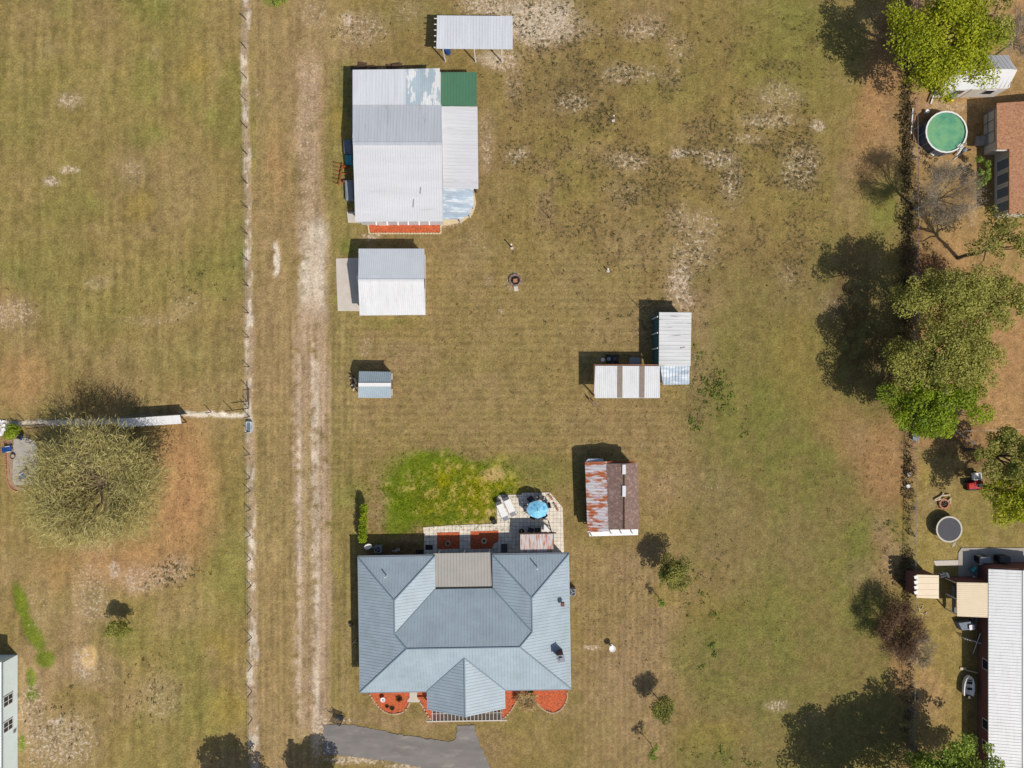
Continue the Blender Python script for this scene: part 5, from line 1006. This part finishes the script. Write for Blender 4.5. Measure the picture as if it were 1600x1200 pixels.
# around the neighbours on the right
simple('yellow_ball', 'yellow play ball beside the white outbuilding', 'ball', MB().lathe((0,0,0), [(0,0),(.2,.03),(.34,.15),(.38,.32),(.33,.5),(.18,.62),(0,.66)], 16), M['yellow'], 1482, 156)
t = at('kettle_grill', 'grey domed kettle grill against the wall of the white outbuilding', 'grill', 1491, 149, .9); MB().lathe((0,0,0), [(0,.5),(.3,.6),(.36,.78),(.36,.8)], 16).build('bowl', M['black'], t); MB().lathe((0,0,0), [(.37,.8),(.3,.98),(.12,1.06),(0,1.07)], 16).build('lid', M['tarp'], t)
for i in range(3): a = i*2.1; MB().tube((math.cos(a)*.3, math.sin(a)*.3, 0), (math.cos(a)*.2, math.sin(a)*.2, .6), .02).build('leg', M['grey'], t)
for i, (px, py, a, l, m_) in enumerate([(1424,190,1.5,2.6,'white'),(1427,196,1.55,3.2,'wood'),(1429,200,1.6,3.0,'clay'),(1453,150,1.2,1.4,'wood'),(1457,152,1.25,1.5,'white')]):
    simple('lumber', ['white board leaning along the fence left of the pool','long weathered board along the fence left of the pool','reddish board beside the long weathered one left of the pool','weathered board on the ground above the pool','white board on the ground above the pool'][i], 'board', MB().cbox((0,0,.1), l, .12, .08), M[m_], px, py, 0, a)
simple('pool_cover', 'folded pale blue pool cover against the lower left of the pool wall', 'cover', MB().cbox((0,0,.12), 1.5, .35, .2, -.75).cbox((.1,.05,.26), 1.1, .25, .1, -.7), M['bluewall'], 1450, 235, bevel=.06)
simple('bucket', 'white bucket at the upper left of the pool wall', 'bucket', MB().lathe((0,0,0), [(0,0),(.16,0),(.2,.38),(.18,.38),(0,.34)], 14), M['white'], 1446, 176)
def boat():
    t = at('small_boat', 'small white boat with dark seats beside the brick house', 'boat', 1515, 1072, .6, math.radians(-4)); mb = MB(); R_ = []
    for y, wd, z in [(-1.0,.5,.1),(-.5,.55,.06),(.2,.52,.06),(.7,.36,.12),(1.0,.08,.25)]: R_.append([(-wd,y,.62),(-wd*.75,y,z),(wd*.75,y,z),(wd,y,.62),(wd*.8,y,.6),(wd*.6,y,z+.14),(-wd*.6,y,z+.14),(-wd*.8,y,.6)])
    V_ = [p for r in R_ for p in r]; F = [(k*8+i, k*8+(i+1)%8, (k+1)*8+(i+1)%8, (k+1)*8+i) for k in range(4) for i in range(8)]+[(0,1,2,3,4,5,6,7),tuple(range(32,40))[::-1]]
    mb.add(V_, F); mb.build('hull', M['white'], t)
    MB().cbox((.05,-.35,.42), .7, .22, .08).build('seat', M['glass'], t); MB().cbox((.05,.25,.42), .6, .22, .08).build('seat', M['glass'], t); MB().cbox((0,.55,.5), .5, .06, .2).build('windscreen', M['glass'], t); MB().cbox((0,-1.1,.5), .25, .25, .4).build('outboard_motor', M['black'], t)
boat()
def picket():
    t = at('picket_fence', 'short run of white pickets between lawn and brick house', 'fence', 1500, 994)
    for k in range(9): x = k*.235; MB().cbox((x, -.07*k, .4), .09, .03, .8).build('picket', M['white'], t)
    MB().cbox((.94,-.26,.6), 2.0, .03, .07, -.28).build('rail', M['white'], t)
picket()
t = at('covered_boat', 'grey tarp covered boat below the cream porch roof', 'boat', 1512, 977, .5, .2); mb = MB(); mb.add([(-1.0,.5,.1),(.3,.5,.1),(1.0,-.1,.1),(.3,-.5,.1),(-.8,-.4,.1),(-.9,.45,.6),(.25,.42,.75),(.85,-.1,.7),(.25,-.4,.75),(-.7,-.35,.6)], [(5,6,7,8,9)]+[(i,(i+1)%5,5+(i+1)%5,5+i) for i in range(5)]); mb.build('cover', M['tarp'], t); MB().cbox((0,0,.05), 1.4, .6, .1).build('trailer_frame', M['black'], t)
simple('foam_board', 'square white board on top of the grey covered boat', 'panel', MB().cbox((0,0,.84), .5, .5, .05, .1).cbox((0,0,.8), .4, .4, .04, .1), M['white'], 1518, 980, .8)
simple('tank_pole', 'thin white pole leaning between covered boat and pickets', 'pole', MB().tube((0,-1.2,.03), (.15,1.2,.9), .03), M['white'], 1520, 1003)
simple('white_planks', 'pale planks on the ground above the small white boat', 'planks', MB().cbox((-.5,.1,.05), .6, .25, .08).cbox((.5,-.2,.1), 1.4, .12, .06, -.25), M['fresh'], 1512, 1046)
t = at('life_ring', 'grey tyre on the ground below the cream porch roof', 'tyre', 1521, 967); MB().lathe((0,0,0), [(.15,.04),(.15,.16),(.32,.18),(.36,.1),(.32,.02),(.15,.04)], 18).build('tyre', M['grey'], t)
def patio_r():
    for px, py, lb, m1 in [(1539,875,'grey lidded grill cart on the shaded patio of the brick house','grey'),(1570,874,'dark grey covered grill near the right edge on the shaded patio','dkgrey')]:
        t = at('grill', lb, 'grill', px, py, .9); MB().cbox((0,0,.45), 1.0, .6, .7).build('cabinet', M['black'], t); MB().cbox((0,0,.92), 1.05, .66, .22).build('lid', M[m1], t, bevel=.06)
        for s in (-.45,.45): MB().tube((s,-.2,.1), (s,.2,.1), .1, n=10).build('wheel', M['rubber'], t)
    t = at('teal_chair', 'teal plastic armchair on the shaded patio beside the brick wall', 'chair', 1522, 891, .4, 2.4); MB().cbox((0,0,.4), .6, .6, .08).build('seat', M['teal'], t, bevel=.03); MB().cbox((.3,0,.7), .07, .6, .5, 0, 0, .2).build('backrest', M['teal'], t)
    for a in (-.25,.25):
        for b in (-.25,.25): MB().tube((a,b,0), (a,b,.4), .03).build('leg', M['teal'], t)
    for px, py, lb in [(1545,878,'white round bucket beside the grey grill cart'),(1520,902,'white bucket below the teal armchair')]:
        simple('bucket', lb, 'bucket', MB().lathe((0,0,0), [(0,0),(.15,0),(.19,.38),(.12,.38),(0,.3)], 14), M['white'], px, py)
    simple('shelf_board', 'narrow wooden shelf standing left of the grey grill cart', 'shelf', MB().box(-.2,.2,-.45,.45,.75,.8).box(-.2,.2,-.45,-.4,0,.75).box(-.2,.2,.4,.45,0,.75), M['dconc'], 1525, 873)
    simple('wood_bench', 'reddish wooden bench along the north wall of the brick house', 'bench', MB().box(-1.2,1.2,-.18,.18,.4,.46).box(-1.1,-1.0,-.15,.15,0,.4).box(1.0,1.1,-.15,.15,0,.4), M['clay'], 1590, 884)
    t = at('chair_stack', 'white slatted chair between the small hut and the cream porch', 'chair', 1474, 899, .4, .3); MB().cbox((0,.12,.4), .5,.12,.04).cbox((0,-.12,.4), .5,.12,.04).build('seat', M['white'], t); MB().cbox((.3,0,.65), .05,.5,.4).build('backrest', M['white'], t)
    for a in (-.2,.2):
        for b in (-.2,.2): MB().tube((a,b,0), (a,b,.4), .025).build('leg', M['white'], t)
    t = at('hose_reel', 'loop of pale garden hose lying on the grass below the small hut', 'hose', 1437, 951); mb = MB(); pts = [(0,.3),(.35,.35),(.1,-.1),(-.15,.1),(0,-.4),(.4,-.55),(.7,-.3),(.55,-.7)]
    for i in range(len(pts)-1): mb.tube((*pts[i], .04), (*pts[i+1], .04), .035)
    mb.build('hose', M['fresh'], t)
patio_r()
simple('fallen_branch', 'small orange brown branch in the shade of the house west wall', 'branch', MB().tube((-.2,-.2,.05), (.2,.3,.1), .04).tube((0,0,.08), (.25,-.05,.15), .03), M['fresh'], 554, 1003)
simple('garden_pot', 'dark pot in the shade of the house west wall above the branch', 'pot', MB().lathe((0,0,0), [(0,0),(.15,0),(.2,.3),(.16,.3),(0,.25)], 12), M['black'], 549, 975)
